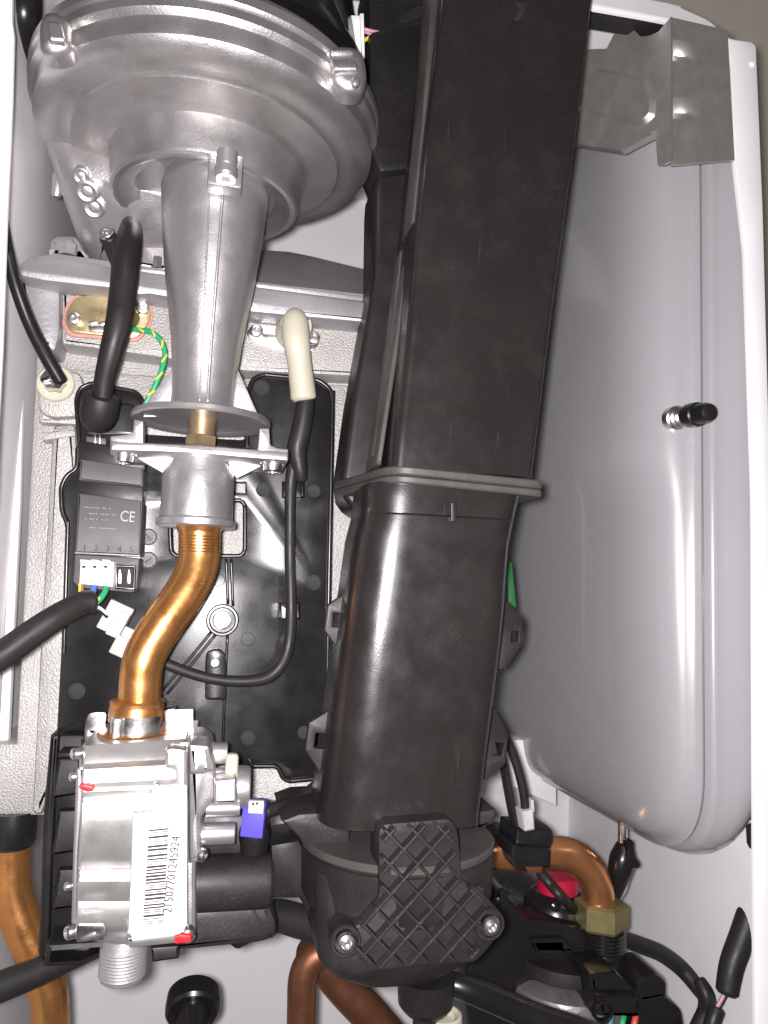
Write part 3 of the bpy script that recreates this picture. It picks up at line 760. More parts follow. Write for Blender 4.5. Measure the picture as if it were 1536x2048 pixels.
for x, y, r, fz in ((523, 776, 16, 0), (526, 980, 14, 0), (628, 982, 13, 0), (560, 1164, 14, 1), (627, 1165, 15, 0), (496, 1278, 14, 1), (438, 1160, 12, 1), (154, 1382, 16, 0), (418, 1468, 15, 0), (496, 1475, 14, 0), (608, 1465, 13, 0), (140, 1490, 12, 0), (572, 1280, 12, 0), (278, 985, 14, 0), (345, 1170, 12, 1)):
    p = P(x, y, 0.466); k = mpp(p)
    if fz: lathe('blind_hole', p, FRONT, [(-0.002, r * k), (0.0004, r * k), (0.0004, r * 0.9 * k), (-0.001, r * 0.86 * k), (-0.001, 0.0002)], slot_dark, car, seg=22)
    else:
        lathe('ejector_mark', p, FRONT, [(-0.002, r * k), (0.0005, r * k), (0.0005, r * 0.86 * k), (0.0002, r * 0.82 * k), (0.0002, 0.0002)], slot_dark, car, seg=22)
for x, y in ((297, 1074), (297, 1120)):
    p = P(x, y, 0.466); k = mpp(p)
    lathe('date_wheel', p, FRONT, [(-0.002, 17 * k), (0.0006, 17 * k), (0.0008, 15.5 * k), (0.0004, 14 * k), (0.0004, 0.0002)], box_grey, car, seg=28)
    for i in range(12):
        a = i * math.pi / 6
        q = p + Vector((math.cos(a) * 12 * k, -0.0006, math.sin(a) * 12 * k))
        box('wheel_tick', q, (4 * k, 0.0008, 1.2 * k), embossed, car, rot=Matrix.Rotation(-a, 3, 'Y'), bevel=0.00005)
    box('wheel_arrow', p + Vector((0, -0.0006, 0)), (17 * k, 0.0008, 2 * k), ink, car, rot=Matrix.Rotation(R(-40 if y > 1100 else 50), 3, 'Y'), bevel=0.00005)
def cclip(x, y):
    for dx in (-20, 16):
        plate('cable_clip', rect(x + dx, y - 15, x + dx + 6, y + 15), 0.455, 0.013, gloss_blk, car, 0.0008, r=2)
    plate('cable_clip_base', rect(x - 22, y - 17, x + 24, y + 17), 0.463, 0.004, gloss_blk, car, 0.0008, r=3)
cclip(577, 1222); cclip(586, 979)
# lower left bracket with pockets
brk = thing('valve_bracket', 'black plastic pocketed bracket standing left of the gas valve', 'bracket', P(120, 1935, 0.44))
plate('bracket_web', [(112, 1470), (170, 1470), (170, 1930), (84, 1938), (74, 1905), (92, 1600)], 0.452, 0.012, blk, brk, 0.002, r=5)
plate('bracket_edge', [(100, 1470), (118, 1470), (104, 1700), (96, 1930), (76, 1916), (86, 1620)], 0.447, 0.02, blk, brk, 0.002, r=4)
for y0, y1 in ((1518, 1598), (1622, 1712), (1740, 1822)):
    plate('pocket', [(116, y0), (162, y0 - 2), (160, y1 - 8), (102, y1)], 0.446, 0.010, blk, brk, 0.0015, r=3)
plate('pocket_shelf', rect(116, 1506, 166, 1516), 0.436, 0.02, blk, brk, 0.001)
plate('foot', [(92, 1890), (250, 1878), (252, 1896), (160, 1934), (84, 1938)], 0.43, 0.03, blk, brk, 0.003, r=4)
ptube('drain_hose', [(-30, 1985, 0.455), (40, 1958, 0.455), (110, 1926, 0.455), (180, 1894, 0.455), (250, 1868, 0.46)], [30, 29, 28, 26, 24], rubber, None)
tag(bpy.data.objects['drain_hose'], 'thick black hose crossing in front of the left copper pipe', 'hose')

# =================================================================== IGNITION BOX
ig = thing('ignition_box', 'matt dark grey ignition transformer box with numbered terminals on carrier plate', 'transformer', P(215, 1185, 0.455))
plate('housing', [(157, 986), (285, 1002), (280, 1112), (150, 1106)], 0.440, 0.028, box_grey, ig, 0.001, r=2)
plate('housing_groove', [(158, 955), (286, 970), (285, 1006), (156, 992)], 0.4465, 0.020, blk, ig, 0.0006)
plate('upper_housing', [(161, 918), (286, 936), (286, 974), (158, 960)], 0.440, 0.028, box_grey, ig, 0.001, r=2)
plate('housing_back', [(156, 880), (290, 900), (290, 940), (156, 925)], 0.4485, 0.020, blk, ig, 0.001)
plate('terminal_block', [(150, 1108), (279, 1116), (274, 1178), (266, 1186), (160, 1176), (146, 1164)], 0.4415, 0.028, box_grey, ig, 0.001, r=4)
plate('housing_seam', [(150, 1104), (280, 1110), (280, 1113), (150, 1107)], 0.4394, 0.002, embossed, ig, 0.0002)
p = P(255, 1034, 0.4398); k = mpp(p)
text_mesh('ce_mark', 'CE', p, 31 * k, embossed, ig, rot=R(-3), extrude=0.0006, sx=0.78)
for i, ch in enumerate('12345'):
    p = P(169 + i * 23.3, 1096 + i * 0.9, 0.4398)
    text_mesh('terminal_number', ch, p, 16 * k, ink, ig, rot=R(-3), extrude=0.0006, sx=1.15)
random.seed(3)
for row, (y, x0, x1) in enumerate(((1014, 170, 226), (1026, 180, 232), (1037, 172, 216), (1054, 172, 232), (1018, 248, 270))):
    vs_ = []; fs = []
    x = x0
    while x < x1:
        if random.random() < 0.75:
            p = P(x, y + (x - 165) * 0.06, 0.4396); s_ = 0.9 * k
            i = len(vs_)
            for dy in (0, 0.0006):
                vs_ += [p + Vector((-s_, dy, -s_)), p + Vector((s_, dy, -s_)), p + Vector((s_, dy, s_)), p + Vector((-s_, dy, s_))]
            fs += [(i, i + 1, i + 2, i + 3), (i + 4, i + 5, i + 6, i + 7)] + [(i + a, i + (a + 1) % 4, i + 4 + (a + 1) % 4, i + 4 + a) for a in range(4)]
        x += 4.5
    mesh('moulded_dots', vs_, fs, embossed, ig, smooth=False)
plate('socket_well', [(231, 1131), (270, 1133), (268, 1178), (231, 1176)], 0.4408, 0.003, slot_dark, ig, 0.0004, r=2)
plate('socket_frame', [(229, 1128), (272, 1131), (270, 1181), (229, 1178)], 0.4395, 0.004, gloss_blk, ig, 0.0006, r=2, holes=[[(234, 1134), (267, 1136), (265, 1174), (234, 1173)]])
for x in (239, 257):
    plate('contact_pin', [(x - 2, 1138), (x + 3, 1138), (x + 4, 1168), (x - 4, 1168)], 0.439, 0.003, steel, ig, 0.0004)
wp = thing('white_plug', 'white three way plug in the ignition box terminals', 'plug', P(193, 1175, 0.435))
plate('plug_body', [(161, 1120), (228, 1123), (226, 1174), (158, 1168)], 0.431, 0.014, white_pl, wp, 0.0008, r=3)
for x in (168, 190, 212):
    plate('plug_key', [(x - 8, 1119), (x + 8, 1120), (x + 8, 1125), (x - 8, 1124)], 0.4295, 0.004, white_pl, wp, 0.0003)
    plate('plug_slot', [(x - 4, 1131), (x + 3, 1131), (x + 3, 1136), (x - 4, 1136)], 0.4306, 0.001, slot_dark, wp, 0.0001)
ptube('brown_wire', [(163, 1168, 0.434), (163, 1184, 0.432), (160, 1204, 0.428)], 5, wire_br, wp, seg=10)
ptube('yellow_wire', [(160, 1168, 0.4335), (160, 1184, 0.4315), (156, 1204, 0.428)], 3.4, wire_y, wp, seg=10)
ptube('blue_wire', [(189, 1168, 0.434), (186, 1182, 0.430), (178, 1200, 0.428), (166, 1214, 0.426)], 6.2, wire_b, wp, seg=10)
ptube('green_wire', [(213, 1170, 0.434), (210, 1184, 0.430), (198, 1200, 0.427), (184, 1214, 0.425)], 6, wire_g, wp, seg=10)
ptube('yellow_stripe', [(210, 1178, 0.4325), (205, 1189, 0.4290), (196, 1199, 0.4255), (184, 1210, 0.423)], 2.4, wire_y, wp, seg=8)
ptube('wiring_sleeve', [(184, 1204, 0.425), (160, 1208, 0.422), (110, 1236, 0.415), (60, 1270, 0.41), (10, 1306, 0.405), (-40, 1335, 0.40)], [24, 24, 26, 28, 29, 30], sleeve, None, seg=20)
tag(bpy.data.objects['wiring_sleeve'], 'black cable sleeve carrying the coloured wires off to the left edge', 'cable')
ny = thing('nylon_connector', 'translucent white nylon connector hanging behind the copper gas pipe', 'connector', P(245, 1310, 0.44))
Mr = Matrix.Rotation(R(24), 3, 'Y')
p = P(232, 1236, 0.44); k = mpp(p)
box('upper_shell', p, (50 * k, 26 * k, 62 * k), nylon, ny, rot=Mr, bevel=0.001)
box('lower_shell', P(250, 1284, 0.442), (38 * k, 22 * k, 60 * k), nylon, ny, rot=Mr, bevel=0.001)
box('latch', P(236, 1248, 0.428), (26 * k, 8 * k, 52 * k), nylon, ny, rot=Mr, bevel=0.0008)
box('latch_rib', P(243, 1276, 0.428), (30 * k, 8 * k, 8 * k), nylon, ny, rot=Mr, bevel=0.0006)
ptube('white_wire', [(188, 1214, 0.43), (200, 1216, 0.43), (214, 1228, 0.434)], 3, white_pl, ny, seg=8)
ptube('black_wire', [(186, 1218, 0.432), (200, 1222, 0.432), (214, 1234, 0.436)], 3, rubber, ny, seg=8)

# =================================================================== ELECTRODES AND LEADS
el = thing('ignition_electrode', 'gold passivated electrode plate with red gasket under the thick black lead', 'electrode', P(215, 680, 0.468))
go = [(128, 640), (136, 612), (154, 592), (220, 588), (292, 606), (304, 622), (296, 650), (272, 676), (140, 664)]
plate('gasket', [(122, 650), (130, 612), (150, 588), (224, 584), (298, 602), (308, 624), (300, 656), (276, 684), (136, 672)], 0.4705, 0.004, gasket, el, 0.0005, r=12)
plate('plate', go, 0.468, 0.0035, gold, el, 0.0008, r=12)
for x, y in ((149, 638), (286, 617)):
    p = P(x, y, 0.467); screw('electrode_screw', p, FRONT, 13 * mpp(p), steel, el, 0.003)
for q in ([(176, 642), (196, 638), (196, 646), (178, 650)], [(196, 644), (214, 640), (214, 648), (200, 652)], [(176, 652), (214, 650), (214, 664), (178, 662)]):
    plate('earth_tag', q, 0.4655, 0.003, steel, el, 0.0004)
p = P(252, 632, 0.465); k = mpp(p)
lathe('ceramic', p, FRONT, [(-0.002, 26 * k), (0.004, 24 * k), (0.008, 20 * k), (0.008, 0.001)], olive_nut, el, seg=24)
ld = thing('ignition_lead', 'thick black ignition lead curving down into its boot on the carrier', 'cable', P(200, 860, 0.445))
ptube('lead', [(262, 452, 0.456), (261, 466, 0.444), (257, 490, 0.434), (252, 520, 0.428), (247, 570, 0.421), (238, 640, 0.418), (222, 705, 0.420), (208, 765, 0.426), (202, 820, 0.432)], [19, 23, 26, 27, 26, 25.5, 22.5, 20, 20], rubber, ld, seg=24)
a = P(205, 790, 0.428); b = P(188, 872, 0.440); k = mpp(a); dv = (b - a)
lathe('boot', a, dv, [(0, 27 * k), (2 * k, 33 * k), (8 * k, 36 * k), (40 * k, 37 * k), (58 * k, 33 * k), (68 * k, 26 * k), (74 * k, 20 * k)], rubber, ld, seg=36)
plate('boot_socket', [(172, 872), (212, 876), (212, 892), (172, 888)], 0.452, 0.012, box_grey, ld, 0.001)
for x in (188, 197): plate('boot_pin', rect(x, 868, x + 4, 892), 0.4495, 0.004, steel, ld, 0.0003)
st = thing('stub_plug', 'short black capped stub with a silver end beside the thick lead', 'stub', P(238, 530, 0.45))
ptube('stub_body', [(244, 540, 0.452), (230, 505, 0.444), (216, 474, 0.436)], [17, 17, 17.5], rubber, st, seg=20)
a = P(214, 468, 0.4345); k = mpp(a); dv = P(216, 474, 0.436) - P(236, 520, 0.446); dv = Vector((-0.25, -0.75, 0.3))
lathe('silver_end', a, dv, [(-0.002, 15.5 * k), (0.0012, 15.5 * k), (0.0016, 14 * k), (0.0016, 9 * k), (0.0008, 8 * k), (0.0008, 5.5 * k), (0.0022, 5 * k), (0.0022, 2.5 * k), (0.0012, 2 * k), (0.0012, 0.0001)], steel, st, seg=28)
gw = thing('earth_wire', 'thin green and yellow striped earth wire leaving the gold electrode plate', 'wire', P(290, 812, 0.45))
gpts = [(258, 656, 0.463), (276, 660, 0.459), (302, 664, 0.456), (322, 682, 0.455), (330, 710, 0.455), (322, 744, 0.455), (306, 780, 0.456), (292, 806, 0.457), (284, 824, 0.459)]
ptube('green_jacket', gpts, 5.4, wire_g, gw, seg=10)
cp = catmull([P(*q) for q in gpts], 6)
for i in range(0, len(cp) - 3, 6):
    seg_ = []
    for j in range(4):
        q = cp[i + j]; t = (cp[min(i + j + 1, len(cp) - 1)] - cp[max(i + j - 1, 0)]).normalized()
        side = t.cross(FRONT).normalized()
        k = mpp(q)
        ph = -1.0 + 2.0 * j / 3
        seg_.append(q + (side * math.sin(ph) + FRONT * math.cos(ph)) * 4.4 * k)
    tube('yellow_stripe', seg_, 0.0007, wire_y, gw, seg=6, k=3)
ptube('temperature_cable', [(-6, 380, 0.415), (4, 440, 0.42), (14, 500, 0.425), (32, 572, 0.435), (60, 648, 0.445), (92, 712, 0.455), (122, 764, 0.462)], [11, 12, 12.5, 13, 13.5, 14, 14], gloss_blk, None, seg=14)
tag(bpy.data.objects['temperature_cable'], 'thin glossy black cable running down the left to the sensor', 'cable')
ts = thing('temperature_sensor', 'round steel sensor head in a cream washer at the left of exchanger', 'sensor', P(112, 800, 0.47))
p = P(112, 768, 0.4755); k = mpp(p)
lathe('washer', p, FRONT, [(-0.002, 36 * k), (0.0015, 36 * k), (0.0022, 34 * k), (0.0022, 22 * k), (0.001, 20 * k)], ivory, ts, seg=40)
lathe('sensor_head', p + Vector((-2 * k, 0, 4 * k)), Vector((0.05, -1, 0.15)), [(0, 26 * k), (0.005, 26 * k), (0.0065, 24 * k), (0.0065, 12 * k), (0.005, 11 * k), (0.005, 0.0002)], steel, ts, seg=6, ang=20)
box('sensor_tab', p + Vector((2 * k, -0.009, 8 * k)), (10 * k, 0.006, 22 * k), steel, ts, rot=Matrix.Rotation(R(30), 3, 'Y'), bevel=0.0008)
box('sensor_tab', p + Vector((-10 * k, -0.008, 2 * k)), (26 * k, 0.004, 7 * k), gloss_blk, ts, rot=Matrix.Rotation(R(-20), 3, 'Y'), bevel=0.0008)

el2 = thing('flame_sensor', 'ivory silicone elbow cap on an oval steel plate right of venturi', 'sensor', P(590, 790, 0.455))
plate('plate', [(492, 668), (500, 652), (520, 648), (560, 652), (600, 640), (632, 660), (642, 682), (630, 700), (604, 704), (560, 700), (510, 686)], 0.4700, 0.003, steel, el2, 0.0008, r=14)
plate('plate_shadow', [(490, 672), (498, 650), (520, 645), (560, 649), (602, 636), (636, 657), (646, 682), (632, 704), (602, 709), (556, 704), (506, 692)], 0.4722, 0.0025, slot_dark, el2, 0.0004, r=14)  # dark sheet painted as the shadow edging the steel plate
for x, y in ((513, 662), (627, 676)):
    p = P(x, y, 0.469); screw('plate_screw', p, FRONT, 13 * mpp(p), steel, el2, 0.003)
a = P(588, 668, 0.470); k = mpp(a)
lathe('cap_base', a, Vector((0, -1, 0.1)), [(0, 38 * k), (0.006, 36 * k), (0.010, 33 * k), (0.014, 30 * k)], ivory, el2, seg=32)
ptube('cap_elbow', [(591, 632, 0.452), (590, 646, 0.448), (592, 680, 0.446), (598, 720, 0.447), (603, 760, 0.448), (607, 796, 0.449)], [19, 27, 28, 24.5, 25, 26], ivory, el2, seg=24)
lathe('cap_pip', P(596, 630, 0.4435), FRONT, [(0, 3.2 * k), (0.0004, 3.2 * k), (0.0002, 2 * k), (0.0002, 0.0001)], brass, el2, seg=12)
lathe('crimp', P(616, 792, 0.447), DOWN, [(0, 5 * k), (6 * k, 5 * k), (7 * k, 3 * k)], steel, el2, seg=12)
fc = thing('flame_sensor_cable', 'thin dark cable looping down from the ivory cap across the carrier', 'cable', P(580, 1350, 0.455))
ptube('heat_shrink', [(612, 792, 0.449), (608, 830, 0.449), (600, 870, 0.450), (594, 900, 0.451), (600, 940, 0.452), (604, 960, 0.4535)], [18, 19, 20, 20, 15, 11], sleeve, fc, seg=16)
ptube('cable', [(594, 900, 0.452), (582, 960, 0.455), (580, 1040, 0.456), (580, 1120, 0.456), (582, 1200, 0.456), (580, 1270, 0.456), (568, 1320, 0.455), (540, 1352, 0.454), (500, 1362, 0.452), (440, 1360, 0.450), (380, 1346, 0.448), (310, 1318, 0.445), (270, 1296, 0.444)], [13, 12, 11, 11, 11, 11.5, 12, 13, 12, 11, 11, 11, 10], sleeve, fc, seg=14)

# =================================================================== DUCTS
ex = thing('exhaust_duct', 'black plastic exhaust duct standing behind the front duct beside the exchanger', 'duct', P(720, 1035, 0.45))
secs = []
for py, l, rr in ((-60, 738, 0.004), (60, 738, 0.006), (180, 735, 0.006), (282, 733, 0.006), (340, 756, 0.008), (356, 760, 0.008), (368, 752, 0.010), (400, 750, 0.010), (560, 748, 0.010), (640, 735, 0.010), (800, 706, 0.010), (915, 690, 0.010), (960, 684, 0.010), (1000, 688, 0.012), (1020, 702, 0.012), (1034, 722, 0.014), (1040, 745, 0.014)):
    secs.append(rsec(l, l + 190, py, 0.425, 0.045, [rr * 0.45, 0.006, 0.006, rr]))
loft('duct_body', secs, blk, ex)
plate('corner_strip', [(868, 190), (876, 190), (830, 500), (808, 640), (764, 930), (752, 930), (792, 660), (815, 490)], 0.3805, 0.03, duct_edge, ex, 0.002)
plate('upper_shoulder', [(738, 60), (880, 30), (880, 330), (760, 345), (736, 290)], 0.418, 0.03, blk, ex, 0.004, r=10)
lathe('flue_collar', P(800, -30, 0.47), DOWN, [(0, 0.055), (0.006, 0.06), (0.012, 0.06), (0.014, 0.055)], blk, ex, seg=40)

du = thing('air_duct', 'broad dark brown black upper air duct leaning across the boiler', 'duct', P(930, 960, 0.37))
def dl(py, pts):
    for (y0, a), (y1, b) in zip(pts, pts[1:]):
        if y0 <= py <= y1: return a + (b - a) * (py - y0) / (y1 - y0)
    return pts[-1][1] if py > pts[-1][0] else pts[0][1]
LE = [(-80, 896), (0, 888), (130, 872), (300, 852), (480, 833), (700, 812), (930, 786)]
RE = [(-80, 1191), (0, 1182), (117, 1168), (233, 1156), (373, 1137), (455, 1126), (600, 1107), (860, 1076), (970, 1063)]
DD = [(-80, 0.352), (930, 0.362)]
secs = []
for py in (-80, 0, 60, 130, 220, 300, 400, 480, 560, 640, 720, 800, 870, 935):
    sag = 0.0008 * math.sin(py * 0.011)
    secs.append(rsec(dl(py, LE), dl(py, RE), py + 10, dl(py, DD) + sag, 0.055, [0.005, 0.004, 0.004, 0.006]))
loft('duct_body', secs, duct_blk, du)
plate('side_rib', [(866, -60), (884, -60), (858, 250), (838, 440), (822, 450), (842, 260)], 0.366, 0.02, duct_edge, du, 0.0015)
plate('side_rib', [(800, 500), (816, 486), (824, 520), (812, 600), (782, 800), (762, 912), (744, 912), (772, 740)], 0.392, 0.012, duct_edge, du, 0.002, r=4)
# moulded scar near the top
plate('mould_scar', [(1030, 2), (1056, 4), (1052, 24), (1040, 40), (1028, 38), (1038, 18)], 0.3515, 0.0012, slot_dark, du, 0.0004, r=5)
# double collar
def planslab(name, pts, zc_, h, m, parent, bev=0.0012, slope=None):
    """plan outline of (X,Y), at height z, h thick"""
    if area2(pts) < 0: pts = pts[::-1]
    ins = offset_poly(pts, bev)
    secs = []
    for q, z in ((ins, -h / 2), (pts, -h / 2 + bev), (pts, h / 2 - bev), (ins, h / 2)):
        secs.append([Vector((x, y, zc_ + z + (slope(x, y) if slope else 0))) for x, y in q])
    return loft(name, secs, m, parent)
fl_, fr_ = P(782, 954, 0.352), P(1090, 984, 0.352)
plan = fillet([(P(668, 940, 0.43).x, 0.432), (fl_.x, 0.352), (fr_.x, 0.352), (fr_.x, 0.42), (fl_.x + 0.01, 0.44)], [0.004, 0.012, 0.006, 0.006, 0.004], 5)
zcol = P(930, 962, 0.352).z
slp = lambda x, y: -(x - (fl_.x + fr_.x) / 2) * 0.035
hh = 17 * mpp(P(930, 960, 0.352))
planslab('collar_ring', plan, zcol + hh * 0.52, hh, duct_edge, du, 0.0008, slp)
lw = thing('siphon_duct', 'lower black duct with square side tabs and a bright highlight down its left', 'duct', P(800, 1650, 0.38))
planslab('collar_ring', fillet(plan, 0.0005, 1), zcol - hh * 0.52, hh * 0.9, duct_edge, lw, 0.0008, slp)
LE2 = [(960, 748), (985, 740), (1030, 735), (1080, 722), (1290, 692), (1500, 665), (1650, 646)]
RE2 = [(960, 1056), (985, 1050), (1030, 1040), (1090, 1028), (1250, 1018), (1480, 989), (1650, 968)]
secs = []
for py in (968, 985, 1000, 1015, 1030, 1034, 1040, 1080, 1150, 1220, 1290, 1360, 1430, 1500, 1570, 1640, 1660):
    lip = 0.0 if py >= 1034 else -0.0012
    D_ = 0.356 + (py - 960) * 0.000006 + lip
    secs.append(rsec(dl(py, LE2) + 0, dl(py, RE2), py, D_, 0.062, [0.024, 0.012, 0.010, 0.016], 10))
loft('duct_body', secs, duct_blk, lw, ang=40)
plate('moulded_key', [(902, 1004), (914, 1004), (914, 1044), (902, 1044)], 0.3545, 0.002, blk, lw, 0.0006, r=3)
def tab(pts, hole, D=0.388):
    plate('side_tab', pts, D, 0.004, trap_blk, lw, 0.0007, holes=[hole], r=3)
tab([(724, 1166), (700, 1180), (656, 1210), (649, 1262), (690, 1316), (712, 1330), (760, 1250)], [(667, 1226), (700, 1226), (698, 1255), (665, 1253)])
tab([(700, 1398), (660, 1420), (618, 1446), (610, 1500), (650, 1560), (670, 1590), (740, 1500)], [(632, 1467), (666, 1467), (664, 1500), (628, 1496)])
tab([(1000, 1200), (1018, 1204), (1048, 1240), (1044, 1290), (1012, 1338), (980, 1340)], [(1024, 1262), (1038, 1262), (1036, 1284), (1022, 1284)], 0.394)
tab([(970, 1410), (992, 1418), (1018, 1470), (1012, 1528), (972, 1562), (950, 1540)], [(992, 1486), (1008, 1486), (1004, 1512), (988, 1510)], 0.394)
plate('green_tag', [(1014, 1122), (1024, 1126), (1033, 1214), (1018, 1216)], 0.44, 0.001, tag_green, None, 0.0002)
tag(bpy.data.objects['green_tag'], 'thin green card peeking out at the right of the siphon duct', 'card')

# =================================================================== CONDENSATE TRAP
tr = thing('condensate_trap', 'black condensate trap with diamond ribbed front plate and two silver screws', 'trap', P(800, 1960, 0.40))
TC = P(795, 1668, 0.398); k = mpp(TC)
TX, TY = TC.x, TC.y
def zt_(py): return z_at(TX, TY, py)
lathe('cup_lip', (TX, TY, TC.z), DOWN, [(-4 * k, 20 * k), (-4 * k, 188 * k), (0, 192 * k), (8 * k, 192 * k), (9 * k, 180 * k)], duct_edge, tr, seg=64)
lathe('cup', (TX, TY, TC.z), DOWN, [(6 * k, 150 * k), (9 * k, 186 * k), (10 * k, 186 * k), (14 * k, 186 * k), (16 * k, 191 * k), (24 * k, 191 * k), (95 * k, 188 * k), (108 * k, 182 * k), (116 * k, 170 * k), (118 * k, 120 * k)], trap_blk, tr, seg=64)
secs = []
for py, l, r_, d, dep in ((1750, 632, 950, 0.366, 0.07), (1800, 634, 950, 0.364, 0.07), (1900, 640, 950, 0.362, 0.07), (1935, 644, 946, 0.362, 0.07), (1955, 660, 936, 0.366, 0.065), (1972, 700, 905, 0.376, 0.05)):
    secs.append(rsec(l, r_, py, d, dep, [0.018, 0.018, 0.012, 0.012], 8))
loft('lower_body', secs, trap_blk, tr)
FPp = [(757, 1662), (768, 1648), (898, 1637), (912, 1650), (918, 1672), (926, 1762), (962, 1782), (998, 1822), (1000, 1868), (972, 1906), (950, 1926), (740, 1944), (716, 1912), (672, 1912), (664, 1880), (684, 1852), (720, 1850), (758, 1792)]
TD = 0.3435
fpl = plate('front_plate', FPp, TD + 0.0060, 0.020, trap_blk, tr, 0.0015, r=8)
# border of the grid, then diagonal ribs clipped to the plate
grid = [(768, 1660), (896, 1648), (910, 1676), (920, 1766), (956, 1788), (976, 1815), (964, 1894), (944, 1920), (738, 1940), (712, 1896), (722, 1858), (764, 1796)]
def inside(p, poly):
    c = False; n = len(poly)
    for i in range(n):
        a, b = poly[i], poly[i - 1]
        if (a[1] > p[1]) != (b[1] > p[1]) and p[0] < (b[0] - a[0]) * (p[1] - a[1]) / (b[1] - a[1]) + a[0]: c = not c
    return c
def clip_line(c, d, poly):
    runs = []; cur = None
    for i in range(-300, 301):
        q = (c[0] + d[0] * i, c[1] + d[1] * i)
        if inside(q, poly):
            cur = [q, q] if cur is None else [cur[0], q]
        elif cur: runs.append(cur); cur = None
    if cur: runs.append(cur)
    return runs
def rib(a, b, hw):
    d = Vector((b[0] - a[0], b[1] - a[1])); L = d.length
    if L < 14: return
    d /= L; n = Vector((-d.y, d.x)) * hw
    pts = [(a[0] + n.x, a[1] + n.y), (b[0] + n.x, b[1] + n.y), (b[0] - n.x, b[1] - n.y), (a[0] - n.x, a[1] - n.y)]
    plate('rib', pts, TD + random.uniform(0, 0.0003), 0.0075, trap_blk, fpl, 0.0005)
random.seed(5)
d1 = Vector((math.cos(R(46)), math.sin(R(46)))); d2 = Vector((math.cos(R(-48)), math.sin(R(-48))))
for i in range(-5, 7):
    c = (838 + d2.x * i * 41, 1790 + d2.y * i * 41)
    for a, b in clip_line(c, d1, grid): rib(a, b, 3.2)
for i in range(-6, 7):
    c = (838 + d1.x * i * 41, 1790 + d1.y * i * 41)
    for a, b in clip_line(c, d2, grid): rib(a, b, 3.2)
for x, y, r in ((691, 1881, 21), (979, 1848, 19)):
    p = P(x, y, TD + 0.004); k = mpp(p)
    lathe('screw_well', p, FRONT, [(-0.006, 31 * k), (0.0005, 31 * k), (0.0012, 29 * k), (0.0012, 25 * k), (-0.001, 24 * k), (-0.001, 0.0005)], trap_blk, tr, seg=32)
    lathe('trap_screw', p, FRONT, [(-0.001, r * k), (0.0022, r * k), (0.0034, r * 0.8 * k), (0.0038, r * 0.5 * k), (0.0028, r * 0.3 * k), (0.0034, r * 0.2 * k), (0.0030, 0.0001)], steel, tr, seg=24)
plate('left_wing', [(562, 1642), (598, 1628), (700, 1622), (700, 1690), (606, 1692), (598, 1676)], 0.385, 0.05, trap_blk, tr, 0.002)
plate('left_arm', [(540, 1690), (600, 1680), (640, 1780), (640, 1870), (600, 1800), (545, 1800)], 0.40, 0.03, blk, tr, 0.003)
plate('right_ledge', [(950, 1624), (992, 1618), (998, 1630), (985, 1650), (950, 1660)], 0.40, 0.04, trap_blk, tr, 0.002, r=3)
plate('latch_tongue', [(942, 1790), (956, 1772), (972, 1776), (970, 1800), (980, 1826), (960, 1830)], 0.353, 0.01, trap_blk, tr, 0.002, r=4)
a = P(852, 1950, 0.395); k = mpp(a)
lathe('drain_spout', a, DOWN, [(0, 58 * k), (30 * k, 56 * k), (52 * k, 54 * k), (60 * k, 48 * k), (68 * k, 40 * k), (70 * k, 24 * k), (110 * k, 24 * k)], blk, tr, seg=36)
ptube('condensate_hose', [(470, 1868, 0.46), (540, 1832, 0.45), (600, 1842, 0.44), (650, 1858, 0.43)], [28, 30, 32, 32], rubber, None)
tag(bpy.data.objects['condensate_hose'], 'black hose joining the solenoid side to the condensate trap', 'hose')

# =================================================================== LOWER PIPES
ptube('return_pipe', [(602, 2120, 0.50), (603, 2010, 0.50), (606, 1955, 0.50), (622, 1920, 0.50), (655, 1904, 0.50), (720, 1900, 0.50)], [29, 29, 29, 28, 28, 28], copper_dark, None, seg=24)
tag(bpy.data.objects['return_pipe'], 'dull brown copper pipe hooking up behind the condensate trap', 'pipe')
ptube('diagonal_pipe', [(620, 1890, 0.53), (680, 1965, 0.53), (740, 2030, 0.53), (800, 2100, 0.53)], 36, copper_dark, None, seg=24)
tag(bpy.data.objects['diagonal_pipe'], 'dull copper pipe slanting down right under the condensate trap', 'pipe')
kn = thing('filling_knob', 'glossy black round knob at the bottom edge under the gas valve', 'knob', P(388, 2060, 0.50))
a = P(386, 2012, 0.52); k = mpp(a)
ax = Vector((0.05, -0.62, -0.65))
lathe('knob_disc', a, Vector((0.0, -0.86, -0.35)), [(-0.010, 40 * k), (-0.008, 52 * k), (0, 54 * k), (0.004, 53 * k), (0.006, 48 * k), (0.005, 40 * k), (0.004, 20 * k)], gloss_blk, kn, seg=48)
lathe('knob_stem', a, Vector((0.02, -0.8, -0.6)), [(0, 34 * k), (0.02, 31 * k), (0.05, 30 * k), (0.06, 28 * k)], gloss_blk, kn, seg=32)

